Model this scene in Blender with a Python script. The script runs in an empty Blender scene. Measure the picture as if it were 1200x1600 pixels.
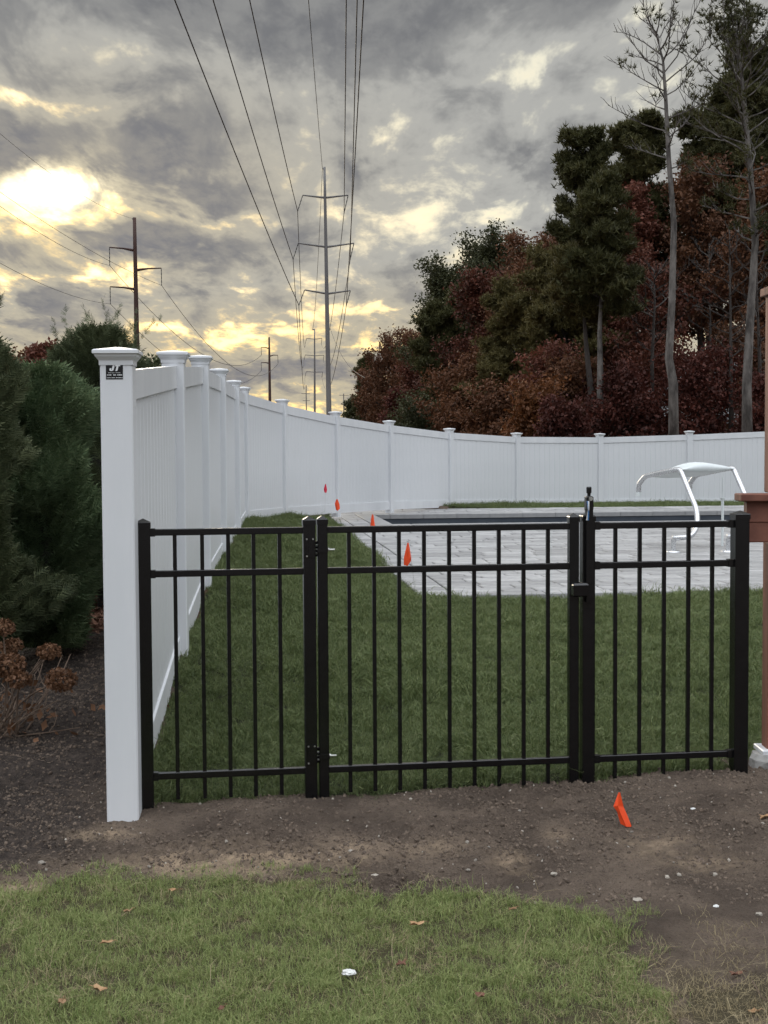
import bpy, bmesh, math, random
import numpy as np
from mathutils import Vector, Matrix
from math import radians as RAD, sin, cos, pi

random.seed(7)
rng = np.random.default_rng(7)
S = bpy.context.scene
COL = S.collection

# ------------------------------------------------------------------ camera
EYE = 1.55
FPX = 2200.0                       # focal length in pixels of the 1200x1600 photograph
PITCH = math.atan(110.0 / FPX)
ROLL = 0.0058
F_ = Vector((0, cos(PITCH), -sin(PITCH)))
R0 = Vector((1, 0, 0)); U0 = Vector((0, sin(PITCH), cos(PITCH)))
R_ = R0 * cos(ROLL) - U0 * sin(ROLL)
U_ = R0 * sin(ROLL) + U0 * cos(ROLL)
cam_d = bpy.data.cameras.new('camera')
cam_d.sensor_fit = 'VERTICAL'; cam_d.sensor_height = 36.0; cam_d.lens = 36.0 * FPX / 1600.0
cam_d.clip_start = 0.05; cam_d.clip_end = 5000
cam = bpy.data.objects.new('camera', cam_d); COL.objects.link(cam)
M = Matrix((R_, U_, -F_)).transposed().to_4x4(); M.translation = Vector((0, 0, EYE))
cam.matrix_world = M
S.camera = cam

# ------------------------------------------------------------------ exposure
S.view_settings.view_transform = 'Standard'
S.view_settings.look = 'None'
S.view_settings.exposure = 0.42
S.cycles.use_adaptive_sampling = True; S.cycles.adaptive_threshold = .03; S.cycles.max_bounces = 4; S.cycles.diffuse_bounces = 2; S.cycles.glossy_bounces = 2; S.cycles.transmission_bounces = 2
S.view_settings.gamma = 1.0
S.view_settings.use_curve_mapping = False

# ------------------------------------------------------------------ sun and sky
SUN_AZ, SUN_EL = (78 - 600) / 2200.0, (690 - 312) / 2200.0      # behind the cloud at the left
sd = bpy.data.lights.new('sun', 'SUN'); sd.energy = 0.7; sd.angle = RAD(14); sd.color = (1.0, 0.86, 0.66)
sun = bpy.data.objects.new('sun', sd); COL.objects.link(sun)
sdir = Vector((sin(SUN_AZ) * cos(SUN_EL), cos(SUN_AZ) * cos(SUN_EL), sin(SUN_EL)))
sun.rotation_euler = sdir.to_track_quat('Z', 'Y').to_euler()
sun.location = (-20, 60, 40)

W = bpy.data.worlds.new('World'); S.world = W; W.use_nodes = True
wt = W.node_tree; wt.nodes.clear()

class NB:
    """tiny helper for node maths"""
    def __init__(s, t): s.t = t
    def n(s, ty, **k):
        o = s.t.nodes.new(ty)
        for a, b in k.items(): setattr(o, a, b)
        return o
    def put(s, sock, v):
        if isinstance(v, bpy.types.NodeSocket): s.t.links.new(v, sock)
        else: sock.default_value = v
    def m(s, op, a, b=0.0, c=0.0, clamp=False):
        o = s.n('ShaderNodeMath', operation=op, use_clamp=clamp)
        s.put(o.inputs[0], a); s.put(o.inputs[1], b); s.put(o.inputs[2], c)
        return o.outputs[0]
    def mix(s, f, a, b, blend='MIX'):
        o = s.n('ShaderNodeMix', data_type='RGBA', blend_type=blend)
        s.put(o.inputs[0], f); s.put(o.inputs[6], a); s.put(o.inputs[7], b)
        return o.outputs[2]
    def step(s, v, lo, hi):
        o = s.n('ShaderNodeMapRange', interpolation_type='SMOOTHSTEP')
        s.put(o.inputs[0], v); o.inputs[1].default_value = lo; o.inputs[2].default_value = hi
        return o.outputs[0]
    def noise(s, vec, scale, detail=4, rough=.5, dist=0., lac=2., dim='3D'):
        o = s.n('ShaderNodeTexNoise', noise_dimensions=dim)
        if vec is not None: s.put(o.inputs['Vector'], vec)
        o.inputs['Scale'].default_value = scale; o.inputs['Detail'].default_value = detail
        o.inputs['Roughness'].default_value = rough; o.inputs['Distortion'].default_value = dist
        o.inputs['Lacunarity'].default_value = lac
        return o
    def ramp(s, f, stops, interp='LINEAR'):
        o = s.n('ShaderNodeValToRGB'); s.put(o.inputs[0], f); cr = o.color_ramp; cr.interpolation = interp
        while len(cr.elements) < len(stops): cr.elements.new(0.5)
        for e, (p, c) in zip(cr.elements, stops):
            e.position = p; e.color = (*c, 1)
        return o.outputs[0]
    def comb(s, x, y, z):
        o = s.n('ShaderNodeCombineXYZ'); s.put(o.inputs[0], x); s.put(o.inputs[1], y); s.put(o.inputs[2], z)
        return o.outputs[0]

def build_world():
    b = NB(wt)
    tc = b.n('ShaderNodeTexCoord')
    nrm = b.n('ShaderNodeVectorMath', operation='NORMALIZE'); b.put(nrm.inputs[0], tc.outputs['Generated'])
    sep = b.n('ShaderNodeSeparateXYZ'); b.put(sep.inputs[0], nrm.outputs[0])
    x, y, z = sep.outputs
    az = b.m('ARCTAN2', x, y)
    el = b.m('ARCSINE', z)
    # the cloud deck is a flat sheet seen in perspective
    zz = b.m('ADD', b.m('ABSOLUTE', z), 0.13)
    px = b.m('DIVIDE', x, zz); py = b.m('DIVIDE', y, zz)
    deck = b.comb(px, b.m('MULTIPLY', py, 0.42), 0.37)
    n_big = b.noise(deck, 1.7, 3, .55, .35)
    n_mid = b.noise(deck, 5.6, 5, .58, .35)
    n_fine = b.noise(deck, 15.0, 4, .62, .2)
    # ragged outline for the placed cloud masses
    sp = b.n('ShaderNodeSeparateColor'); b.put(sp.inputs[0], n_mid.outputs['Color'])
    azw = b.m('ADD', az, b.m('MULTIPLY', b.m('SUBTRACT', sp.outputs[0], .5), .11))
    elw = b.m('ADD', el, b.m('MULTIPLY', b.m('SUBTRACT', sp.outputs[1], .5), .045))
    def blob(px_, py_, sx, sy, amp, tilt=0.0, warp=True):
        A, E = (azw, elw) if warp else (az, el)
        da = b.m('SUBTRACT', A, (px_ - 600) / 2200.0)
        de = b.m('SUBTRACT', E, (690 - py_) / 2200.0)
        if tilt: de = b.m('SUBTRACT', de, b.m('MULTIPLY', da, tilt))
        qa = b.m('POWER', b.m('ABSOLUTE', b.m('MULTIPLY', da, 2200.0 / sx)), 2.0)
        qe = b.m('POWER', b.m('ABSOLUTE', b.m('MULTIPLY', de, 2200.0 / sy)), 2.0)
        return b.m('MULTIPLY', b.m('EXPONENT', b.m('MULTIPLY', b.m('ADD', qa, qe), -1.0)), amp)
    dark = [(560, 10, 400, 95, .46), (30, 235, 95, 42, .34), (290, 235, 115, 75, .30), (255, 395, 190, 28, .30),
            (560, 430, 150, 40, .14), (75, 497, 75, 26, .34), (520, 578, 230, 24, .30), (120, 60, 130, 40, .12),
            (300, 455, 110, 22, .22), (680, 250, 140, 60, .14), (850, 290, 80, 60, .22), (830, 30, 90, 60, .12),
            (690, 470, 160, 24, .12), (400, 330, 120, 30, .15)]
    lite = [(90, 312, 74, 28, -.46), (50, 186, 130, 15, -.36), (120, 440, 260, 20, -.40), (350, 525, 210, 14, -.40),
            (600, 488, 170, 12, -.34), (620, 545, 130, 9, -.30), (380, 345, 160, 9, -.26), (870, 110, 190, 22, -.24, .35),
            (960, 180, 200, 30, -.22, .2), (800, 345, 100, 12, -.30), (470, 640, 200, 16, -.26), (90, 350, 210, 20, -.35), (210, 105, 50, 28, -.16),
            (520, 330, 60, 10, -.18), (380, 180, 60, 22, -.10)]
    tot = None
    for t in dark + lite:
        v = blob(*t)
        tot = v if tot is None else b.m('ADD', tot, v)
    base = b.m('ADD', b.m('MULTIPLY', b.m('SUBTRACT', n_big.outputs[0], .5), .75),
               b.m('ADD', b.m('MULTIPLY', b.m('SUBTRACT', n_mid.outputs[0], .5), 1.45),
                   b.m('MULTIPLY', b.m('SUBTRACT', n_fine.outputs[0], .5), .62)))
    dens = b.m('ADD', b.m('ADD', base, tot), 0.50, clamp=True)
    # how warm: low over the horizon and round the sun
    dsa = b.m('MULTIPLY', b.m('SUBTRACT', az, SUN_AZ), 2200 / 430.0)
    dse = b.m('MULTIPLY', b.m('SUBTRACT', el, SUN_EL - .015), 2200 / 190.0)
    near = b.m('EXPONENT', b.m('MULTIPLY', b.m('ADD', b.m('POWER', b.m('ABSOLUTE', dsa), 2), b.m('POWER', b.m('ABSOLUTE', dse), 2)), -1))
    low = b.m('MULTIPLY', b.m('SUBTRACT', 1.0, b.step(el, 0.05, 0.16)), b.m('SUBTRACT', 1.0, b.step(b.m('ABSOLUTE', b.m('SUBTRACT', az, -.10)), .12, .9)))
    warm = b.m('MAXIMUM', near, low, clamp=True)
    thin = b.mix(warm, (.68, .655, .53, 1), (.98, .70, .30, 1))
    mid = b.mix(warm, (.335, .335, .32, 1), (.42, .37, .27, 1))
    thick = b.mix(warm, (.140, .143, .150, 1), (.175, .172, .182, 1))
    c1 = b.mix(b.step(dens, .16, .46), thin, mid)
    thk = b.mix(b.step(n_fine.outputs[0], .32, .68), thick, b.mix(.34, thick, mid))
    c2 = b.mix(b.step(dens, .46, .84), c1, thk)
    # clear sky showing through the thinnest cloud
    sky = b.n('ShaderNodeTexSky', sky_type='NISHITA'); sky.sun_disc = False
    sky.sun_elevation = SUN_EL; sky.sun_rotation = SUN_AZ; sky.dust_density = 2.5
    nish = b.mix(1.0, sky.outputs[0], (.05, .05, .05, 1), 'MULTIPLY')
    gap = b.m('MULTIPLY', b.m('SUBTRACT', 1.0, b.step(dens, .0, .30)), .35)
    c3 = b.mix(gap, c2, nish)
    # sun glow through the cloud
    g1 = blob(92, 310, 54, 22, 1.7); g2 = blob(120, 330, 150, 50, .16)
    glow = b.m('MULTIPLY', b.m('ADD', g1, g2), b.m('SUBTRACT', 1.0, b.step(dens, .25, .75)))
    gcol = b.n('ShaderNodeVectorMath', operation='SCALE'); gcol.inputs[0].default_value = (1.0, .87, .56); b.put(gcol.inputs['Scale'], glow)
    c4 = b.mix(1.0, c3, gcol.outputs[0], 'ADD')
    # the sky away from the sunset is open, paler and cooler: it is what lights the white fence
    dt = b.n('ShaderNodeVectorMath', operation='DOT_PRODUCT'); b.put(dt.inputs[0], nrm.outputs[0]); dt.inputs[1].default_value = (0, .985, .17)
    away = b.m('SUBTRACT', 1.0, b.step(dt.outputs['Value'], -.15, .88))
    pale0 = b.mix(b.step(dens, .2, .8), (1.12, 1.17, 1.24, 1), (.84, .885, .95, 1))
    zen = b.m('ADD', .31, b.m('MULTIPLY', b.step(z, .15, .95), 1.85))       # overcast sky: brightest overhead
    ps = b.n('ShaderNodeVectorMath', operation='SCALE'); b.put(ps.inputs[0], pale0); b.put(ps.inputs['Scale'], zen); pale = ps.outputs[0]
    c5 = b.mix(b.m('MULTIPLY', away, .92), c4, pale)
    # under the horizon: dull earth
    c6 = b.mix(b.step(el, -.03, -.005), (.06, .055, .05, 1), c5)
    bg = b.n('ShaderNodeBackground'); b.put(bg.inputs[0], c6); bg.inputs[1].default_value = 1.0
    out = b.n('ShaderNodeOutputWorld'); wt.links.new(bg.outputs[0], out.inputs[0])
build_world()
W.cycles.sampling_method = 'MANUAL'; W.cycles.sample_map_resolution = 1024

# ------------------------------------------------------------------ geometry helpers
def P(px, py, Y):
    """world point at depth Y that shows at pixel (px, py) of the photograph"""
    d = F_ + R_ * ((px - 600) / FPX) + U_ * ((800 - py) / FPX)
    return Vector((0, 0, EYE)) + d * (Y / d.y)
def G(px, py, z=0.0):
    """world point on the level z seen at the pixel"""
    d = F_ + R_ * ((px - 600) / FPX) + U_ * ((800 - py) / FPX)
    t = (z - EYE) / d.z
    return Vector((d.x * t, d.y * t, z))

ORG = {}
def set_org(o, p): ORG[o.name] = Vector(p)
def tag(o, label=None, cat=None, group=None, kind=None):
    if label: o['label'] = label
    if cat: o['category'] = cat
    if group: o['group'] = group
    if kind: o['kind'] = kind
    return o
def thing(name, loc, label, cat, group=None):
    o = bpy.data.objects.new(name, None); COL.objects.link(o); o.location = loc
    o.empty_display_size = .1
    set_org(o, loc)
    return tag(o, label, cat, group)
class Geo:
    def __init__(s): s.v = []; s.f = []; s.n = 0; s.mi = []
    def add(s, vs, fs, mi=0):
        vs = np.asarray(vs, float).reshape(-1, 3)
        s.v.append(vs)
        fs = [np.asarray(f, np.int64) for f in fs] if not isinstance(fs, np.ndarray) else fs
        if isinstance(fs, np.ndarray):
            s.f.append(fs + s.n); s.mi.append(np.full(len(fs), mi))
        else:
            by = {}
            for f in fs: by.setdefault(len(f), []).append(f)
            for k, l in by.items():
                s.f.append(np.array(l) + s.n); s.mi.append(np.full(len(l), mi))
        s.n += len(vs)
        return s
    def box(s, c, h, rz=0.0, mi=0):
        c = Vector(c); m = Matrix.Rotation(rz, 3, 'Z'); vs = []
        for sz in (-1, 1):
            for sx, sy in ((-1, -1), (1, -1), (1, 1), (-1, 1)):
                vs.append(c + m @ Vector((sx * h[0], sy * h[1], sz * h[2])))
        return s.add(vs, [(0, 3, 2, 1), (4, 5, 6, 7), (0, 1, 5, 4), (1, 2, 6, 5), (2, 3, 7, 6), (3, 0, 4, 7)], mi)
    def tube(s, pts, rad, n=6, mi=0, cap=True):
        pts = [Vector(p) for p in pts]
        if not hasattr(rad, '__len__'): rad = [rad] * len(pts)
        rings = []; up = None
        for i, p in enumerate(pts):
            t = (pts[min(i + 1, len(pts) - 1)] - pts[max(i - 1, 0)])
            if t.length < 1e-9: t = Vector((0, 0, 1))
            t.normalize()
            if up is None:
                up = t.orthogonal().normalized()
            up = (up - t * up.dot(t))
            if up.length < 1e-6: up = t.orthogonal()
            up.normalize(); bi = t.cross(up)
            for k in range(n):
                a = 2 * pi * k / n
                rings.append(p + (up * cos(a) + bi * sin(a)) * rad[i])
        fs = []
        for i in range(len(pts) - 1):
            for k in range(n):
                a = i * n + k; b_ = i * n + (k + 1) % n
                fs.append((a, b_, b_ + n, a + n))
        if cap:
            fs.append(tuple(range(n - 1, -1, -1))); q = (len(pts) - 1) * n; fs.append(tuple(range(q, q + n)))
        return s.add(rings, fs, mi)
    def squares(s, c, prof, rz=0.0, mi=0):
        """square rings (half width, z) stacked, closed at both ends"""
        c = Vector(c); m = Matrix.Rotation(rz, 3, 'Z'); vs = []; fs = []
        for (h, z) in prof:
            for sx, sy in ((-1, -1), (1, -1), (1, 1), (-1, 1)):
                vs.append(c + m @ Vector((sx * h, sy * h, z)))
        for i in range(len(prof) - 1):
            for k in range(4):
                a = i * 4 + k; b_ = i * 4 + (k + 1) % 4
                fs.append((a, b_, b_ + 4, a + 4))
        fs.append((3, 2, 1, 0)); q = (len(prof) - 1) * 4; fs.append((q, q + 1, q + 2, q + 3))
        return s.add(vs, fs, mi)
    def mesh(s, name, mats, org=(0, 0, 0), smooth=False):
        me = bpy.data.meshes.new(name)
        v = np.concatenate(s.v) - np.array(org)
        loops = np.concatenate([f.ravel() for f in s.f]); sizes = np.concatenate([np.full(len(f), f.shape[1]) for f in s.f])
        starts = np.concatenate([[0], np.cumsum(sizes)[:-1]])
        me.vertices.add(len(v)); me.vertices.foreach_set('co', v.astype(np.float32).ravel())
        me.loops.add(len(loops)); me.loops.foreach_set('vertex_index', loops.astype(np.int32))
        me.polygons.add(len(sizes)); me.polygons.foreach_set('loop_start', starts.astype(np.int32))
        me.polygons.foreach_set('loop_total', sizes.astype(np.int32))
        me.polygons.foreach_set('material_index', np.concatenate(s.mi).astype(np.int32))
        me.polygons.foreach_set('use_smooth', np.full(len(sizes), bool(smooth)))
        me.update(calc_edges=True); me.validate()
        for m in (mats if isinstance(mats, (list, tuple)) else [mats]): me.materials.append(m)
        return me
def obj(name, geo, mats, parent=None, org=None, smooth=False):
    """geo holds world coordinates; the object's origin becomes org (default the parent's)"""
    po = ORG.get(parent.name, Vector((0, 0, 0))) if parent else Vector((0, 0, 0))
    if org is None: org = po
    me = geo.mesh(name, mats, org, smooth)
    o = bpy.data.objects.new(name, me); COL.objects.link(o)
    if parent: o.parent = parent
    o.location = Vector(org) - po
    set_org(o, org)
    return o
def inst(name, me, loc, parent=None, rz=0.0):
    po = ORG.get(parent.name, Vector((0, 0, 0))) if parent else Vector((0, 0, 0))
    o = bpy.data.objects.new(name, me); COL.objects.link(o)
    if parent: o.parent = parent
    o.location = Vector(loc) - po; o.rotation_euler = (0, 0, rz); set_org(o, loc)
    return o
def dup(root, loc, rz, label, sc=1.0):
    r = root.copy(); COL.objects.link(r); r.location = loc; r.rotation_euler = (0, 0, rz); r.scale = (sc, sc, sc)
    r['label'] = label
    for ch in list(root.children):
        c = ch.copy(); COL.objects.link(c); c.parent = r
        for g in list(ch.children):
            d = g.copy(); COL.objects.link(d); d.parent = c
    return r

# value noise (numpy) for relief
def vnoise(x, y, seed=0):
    xi = np.floor(x).astype(np.int64); yi = np.floor(y).astype(np.int64); fx = x - xi; fy = y - yi
    fx = fx * fx * (3 - 2 * fx); fy = fy * fy * (3 - 2 * fy)
    def h(a, b_):
        n = (a * 374761393 + b_ * 668265263 + seed * 982451653) & 0x7fffffff
        n = ((n ^ (n >> 13)) * 1274126177) & 0x7fffffff
        n = n ^ (n >> 16)
        return (n & 0xffff) / 65535.0
    return (h(xi, yi) * (1 - fx) + h(xi + 1, yi) * fx) * (1 - fy) + (h(xi, yi + 1) * (1 - fx) + h(xi + 1, yi + 1) * fx) * fy
def fbm(x, y, oct=4, seed=0, gain=.5):
    r = 0; a = 1.0; t = 0
    for i in range(oct):
        r = r + a * vnoise(x * 2 ** i + 17.3 * i, y * 2 ** i - 9.1 * i, seed + i); t += a; a *= gain
    return r / t

# ------------------------------------------------------------------ materials
def mat(name):
    m = bpy.data.materials.new(name); m.use_nodes = True
    t = m.node_tree; b = NB(t); bs = t.nodes['Principled BSDF']
    return m, b, bs
def bump(b, bs, h, strength=.3, dist=.01):
    o = b.n('ShaderNodeBump'); o.inputs['Strength'].default_value = strength; o.inputs['Distance'].default_value = dist
    b.put(o.inputs['Height'], h); b.put(bs.inputs['Normal'], o.outputs[0])
def varied(name, c1, c2, scale=8., rough=.6, bstr=.2, bscale=60., metal=0., spec=.5, stretch=(1, 1, 1), bdist=.004, obj_var=0.):
    m, b, bs = mat(name)
    tc = b.n('ShaderNodeTexCoord'); mp = b.n('ShaderNodeMapping'); b.put(mp.inputs[0], tc.outputs['Object']); mp.inputs['Scale'].default_value = stretch
    n = b.noise(mp.outputs[0], scale, 6, .6); n2 = b.noise(mp.outputs[0], bscale, 5, .6)
    f = b.step(n.outputs[0], .3, .7)
    c = b.mix(f, (*c1, 1), (*c2, 1))
    if obj_var:
        oi = b.n('ShaderNodeObjectInfo'); gi = b.n('ShaderNodeNewGeometry')
        r = b.m('FRACT', b.m('ADD', oi.outputs['Random'], gi.outputs['Random Per Island']))
        k = b.m('ADD', b.m('MULTIPLY', r, 2 * obj_var), 1 - obj_var)
        sc = b.n('ShaderNodeVectorMath', operation='SCALE'); b.put(sc.inputs[0], c); b.put(sc.inputs['Scale'], k); c = sc.outputs[0]
    b.put(bs.inputs['Base Color'], c)
    b.put(bs.inputs['Roughness'], b.m('ADD', b.m('MULTIPLY', n2.outputs[0], .2), rough - .1))
    bs.inputs['Metallic'].default_value = metal; bs.inputs['Specular IOR Level'].default_value = spec
    bump(b, bs, n2.outputs[0], bstr, bdist)
    return m
def leafmat(name, cols, rough=.6, trans=.25, scale=.6, spec=.25):
    """foliage: colour differs leaf by leaf and clump by clump"""
    m, b, bs = mat(name)
    gi = b.n('ShaderNodeNewGeometry'); tc = b.n('ShaderNodeTexCoord')
    n = b.noise(tc.outputs['Object'], scale, 3, .6)
    oi = b.n('ShaderNodeObjectInfo')
    f = b.m('ADD', b.m('MULTIPLY', gi.outputs['Random Per Island'], .42), b.m('ADD', b.m('MULTIPLY', b.m('SUBTRACT', n.outputs[0], .30), 1.15), b.m('MULTIPLY', b.m('SUBTRACT', oi.outputs['Random'], .4), .22)), clamp=True)
    k = len(cols)
    c = b.ramp(f, [(i / (k - 1), cc) for i, cc in enumerate(cols)])
    b.put(bs.inputs['Base Color'], c); bs.inputs['Roughness'].default_value = rough
    bs.inputs['Specular IOR Level'].default_value = spec
    tr = b.n('ShaderNodeBsdfTranslucent'); b.put(tr.inputs[0], c)
    mx = b.n('ShaderNodeMixShader'); mx.inputs[0].default_value = trans
    t = m.node_tree; t.links.new(bs.outputs[0], mx.inputs[1]); t.links.new(tr.outputs[0], mx.inputs[2])
    t.links.new(mx.outputs[0], t.nodes['Material Output'].inputs[0])
    return m

MT = {}
MT['pvc'] = varied('white_vinyl', (.65, .665, .685), (.72, .73, .745), 3., .38, .05, 40., spec=.5, stretch=(1, 1, .25))
MT['black'] = varied('black_aluminium', (.003, .003, .0035), (.005, .005, .0055), 20., .20, .05, 300., spec=.5)
MT['bolt'] = varied('zinc_bolt', (.55, .55, .52), (.4, .4, .38), 40., .35, .1, 100., metal=.9)
MT['alu'] = varied('polished_rail', (.68, .69, .70), (.58, .58, .6), 15., .28, .05, 80., metal=.75)
MT['sheet'] = varied('white_plastic_sheet', (.72, .76, .76), (.64, .68, .68), 5., .45, .1, 30.)
MT['steel_pole'] = varied('galvanised_steel', (.16, .155, .15), (.105, .10, .10), 1.2, .6, .1, 20., stretch=(1, 1, .2))
MT['rust_pole'] = varied('weathering_steel', (.060, .022, .014), (.035, .015, .011), 1.5, .75, .1, 20., stretch=(1, 1, .2))
MT['wire'] = varied('wire', (.05, .05, .05), (.04, .04, .04), 1., .7, 0, 10.)
MT['paver'] = varied('grey_paver', (.25, .248, .25), (.36, .355, .35), 5., .8, .35, 70., obj_var=.22, bdist=.004)
MT['coping'] = varied('coping_stone', (.24, .24, .24), (.31, .305, .30), 5., .7, .2, 60., obj_var=.05)
MT['sand_bed'] = varied('sand_bed', (.03, .028, .026), (.045, .042, .038), 12., .9, .2, 60.)
MT['liner'] = varied('dark_liner', (.035, .045, .06), (.055, .065, .08), 3., .5, 0, 40.)
MT['redwood'] = varied('redwood_stain', (.085, .028, .018), (.22, .085, .055), 3.5, .7, .6, 22., stretch=(1, 7, 1), bdist=.004)
MT['redwood_v'] = varied('redwood_stain_upright', (.11, .035, .022), (.25, .095, .058), 9., .7, .5, 40., stretch=(1, 1, .12), bdist=.003)
MT['concrete'] = varied('rough_concrete', (.38, .37, .35), (.22, .21, .20), 14., .9, .8, 30., bdist=.012)
MT['flag'] = varied('orange_flag', (.90, .085, .015), (.80, .07, .012), 12., .5, .1, 30.)
MT['flag2'] = varied('pink_flag', (.72, .02, .06), (.62, .015, .05), 12., .5, .1, 30.)
MT['bark'] = varied('grey_bark', (.030, .026, .023), (.17, .155, .14), 4.2, .9, 1., 9., stretch=(1, 1, .35), bdist=.03)
MT['bark_dark'] = varied('dark_bark', (.030, .024, .021), (.06, .05, .043), 3., .9, 1., 9., stretch=(1, 1, .3), bdist=.03)
MT['twig'] = varied('dry_twig', (.10, .065, .045), (.17, .12, .085), 20., .9, .3, 60.)
MT['stone'] = varied('pebble', (.26, .23, .19), (.38, .34, .29), 30., .8, .3, 90., obj_var=.35)
MT['white_stone'] = varied('white_pebble', (.6, .6, .58), (.7, .7, .68), 20., .7, .2, 60.)
MT['dry_leaf'] = varied('dry_leaf', (.27, .15, .07), (.40, .26, .14), 30., .8, .3, 80., obj_var=.3)
MT['dark_leaf'] = varied('dark_dry_leaf', (.11, .05, .03), (.17, .075, .045), 30., .8, .3, 80., obj_var=.2)
MT['pine'] = leafmat('pine_needles', [(0.031, 0.034, 0.012), (0.068, 0.068, 0.025), (0.122, 0.110, 0.041)], scale=.5)
MT['pine_olive'] = leafmat('olive_needles', [(0.049, 0.047, 0.017), (0.100, 0.086, 0.031), (0.162, 0.131, 0.050)], scale=.5)
MT['oak_green'] = leafmat('oak_green_leaves', [(0.025, 0.030, 0.013), (0.051, 0.055, 0.023), (0.092, 0.087, 0.037)], scale=.5)
MT['oak_red'] = leafmat('oak_red_leaves', [(0.046, 0.018, 0.012), (0.102, 0.034, 0.020), (0.178, 0.059, 0.036)], scale=.5)
MT['oak_brown'] = leafmat('oak_brown_leaves', [(0.054, 0.026, 0.013), (0.114, 0.050, 0.025), (0.192, 0.087, 0.040)], scale=.5)
MT['oak_rust'] = leafmat('oak_rust_leaves', [(0.060, 0.022, 0.015), (0.130, 0.046, 0.029), (0.220, 0.080, 0.050)], scale=.5)
MT['orange'] = leafmat('orange_leaves', [(0.071, 0.029, 0.012), (0.143, 0.056, 0.020), (0.224, 0.092, 0.036)], scale=.8)
MT['maroon'] = leafmat('maroon_leaves', [(0.033, 0.013, 0.011), (0.078, 0.024, 0.017), (0.151, 0.047, 0.032)], scale=.8)
MT['arbor'] = leafmat('arborvitae_sprays', [(0.041, 0.067, 0.032), (0.093, 0.136, 0.065), (0.220, 0.270, 0.139)], scale=1.8, trans=.15)
MT['arbor2'] = leafmat('arborvitae_sprays_dull', [(0.036, 0.050, 0.025), (0.075, 0.092, 0.044), (0.167, 0.183, 0.091)], scale=1.8, trans=.15)
MT['arbor_in'] = varied('dark_hull', (.010, .011, .007), (.022, .022, .013), 14., .9, .8, 60., bdist=.03)
MT['hydr'] = leafmat('dried_flower', [(.07, .035, .018), (.17, .085, .045), (.28, .16, .09)], scale=5.)
MT['grass_sod'] = leafmat('sod_blades', [(0.051, 0.078, 0.027), (0.096, 0.130, 0.046), (0.172, 0.206, 0.084), (0.293, 0.271, 0.163)], rough=.5, scale=.7, trans=.3)
MT['grass_lawn'] = leafmat('lawn_blades', [(0.128, 0.177, 0.055), (0.199, 0.256, 0.085), (0.333, 0.354, 0.146), (0.589, 0.500, 0.305)], rough=.55, scale=1.1, trans=.3)
MT['straw'] = leafmat('straw_blades', [(0.154, 0.132, 0.066), (0.286, 0.231, 0.132), (0.418, 0.352, 0.220)], rough=.7, scale=2., trans=.2)
MT['mulch'] = leafmat('bark_mulch', [(.07, .032, .02), (.17, .085, .055), (.34, .20, .14)], rough=.85, trans=0., scale=3.)
m, b, bs = mat('pool_water'); bs.inputs['Base Color'].default_value = (.022, .032, .045, 1); bs.inputs['Roughness'].default_value = .06
tc = b.n('ShaderNodeTexCoord'); nn = b.noise(tc.outputs['Object'], 3.5, 3, .5); bump(b, bs, nn.outputs[0], .25, .05); MT['water'] = m
m, b, bs = mat('sticker_print'); bs.inputs['Base Color'].default_value = (.78, .79, .8, 1); bs.inputs['Roughness'].default_value = .4; MT['print'] = m
MT['blue'] = varied('blue_tape', (.05, .16, .36), (.06, .18, .40), 30., .4, 0, 10.)
MT['wallgrey'] = varied('pale_siding', (.40, .42, .42), (.46, .48, .48), 1., .7, 0, 10.)
MT['shingle'] = varied('roof_shingle', (.08, .08, .085), (.12, .12, .12), 6., .9, .4, 20.)
MT['glass'] = varied('window_glass', (.03, .035, .04), (.04, .045, .05), 2., .1, 0, 10.)

# ground: soil, sand, mulch and thatch by mask (what the surface is)
m, b, bs = mat('ground_cover')
def attr(n):
    o = b.n('ShaderNodeAttribute'); o.attribute_name = n; return o.outputs['Fac']
tc = b.n('ShaderNodeTexCoord'); V = tc.outputs['Object']
n1 = b.noise(V, 3., 6, .65, .4); n2 = b.noise(V, 28., 6, .7); n3 = b.noise(V, 130., 4, .7)
soil = b.mix(b.step(n1.outputs[0], .30, .72), (.085, .064, .050, 1), (.185, .141, .108, 1))
soil = b.mix(b.m('MULTIPLY', b.step(n2.outputs[0], .56, .78), .55), soil, (.25, .20, .158, 1))
dsoil = b.mix(b.step(n2.outputs[0], .35, .75), (.040, .032, .028, 1), (.098, .076, .063, 1))
soil = b.mix(b.m('MULTIPLY', b.step(n3.outputs[0], .50, .66), .55), soil, (.045, .033, .027, 1))  # fine dark specks paint crevice shade into the soil colour
c = b.mix(attr('darksoil'), soil, dsoil)
c = b.mix(b.m('MULTIPLY', attr('sand'), b.step(n2.outputs[0], .25, .6)), c, (.42, .315, .215, 1))
c = b.mix(attr('thatch'), c, b.mix(n2.outputs[0], (.055, .05, .028, 1), (.12, .10, .055, 1)))
c = b.mix(attr('sod'), c, b.mix(n2.outputs[0], (.018, .024, .010, 1), (.04, .045, .02, 1)))
c = b.mix(attr('litter'), c, b.mix(n2.outputs[0], (.05, .026, .017, 1), (.15, .085, .055, 1)))
b.put(bs.inputs['Base Color'], c); bs.inputs['Roughness'].default_value = .95; bs.inputs['Specular IOR Level'].default_value = .2
hh = b.m('ADD', b.m('MULTIPLY', n2.outputs[0], 1.0), b.m('MULTIPLY', n3.outputs[0], .45)); bump(b, bs, hh, 1.0, .03)
MT['ground'] = m

# ------------------------------------------------------------------ layout of the fences and the patio
ZG = EYE
def rel(z): return EYE + z
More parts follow.
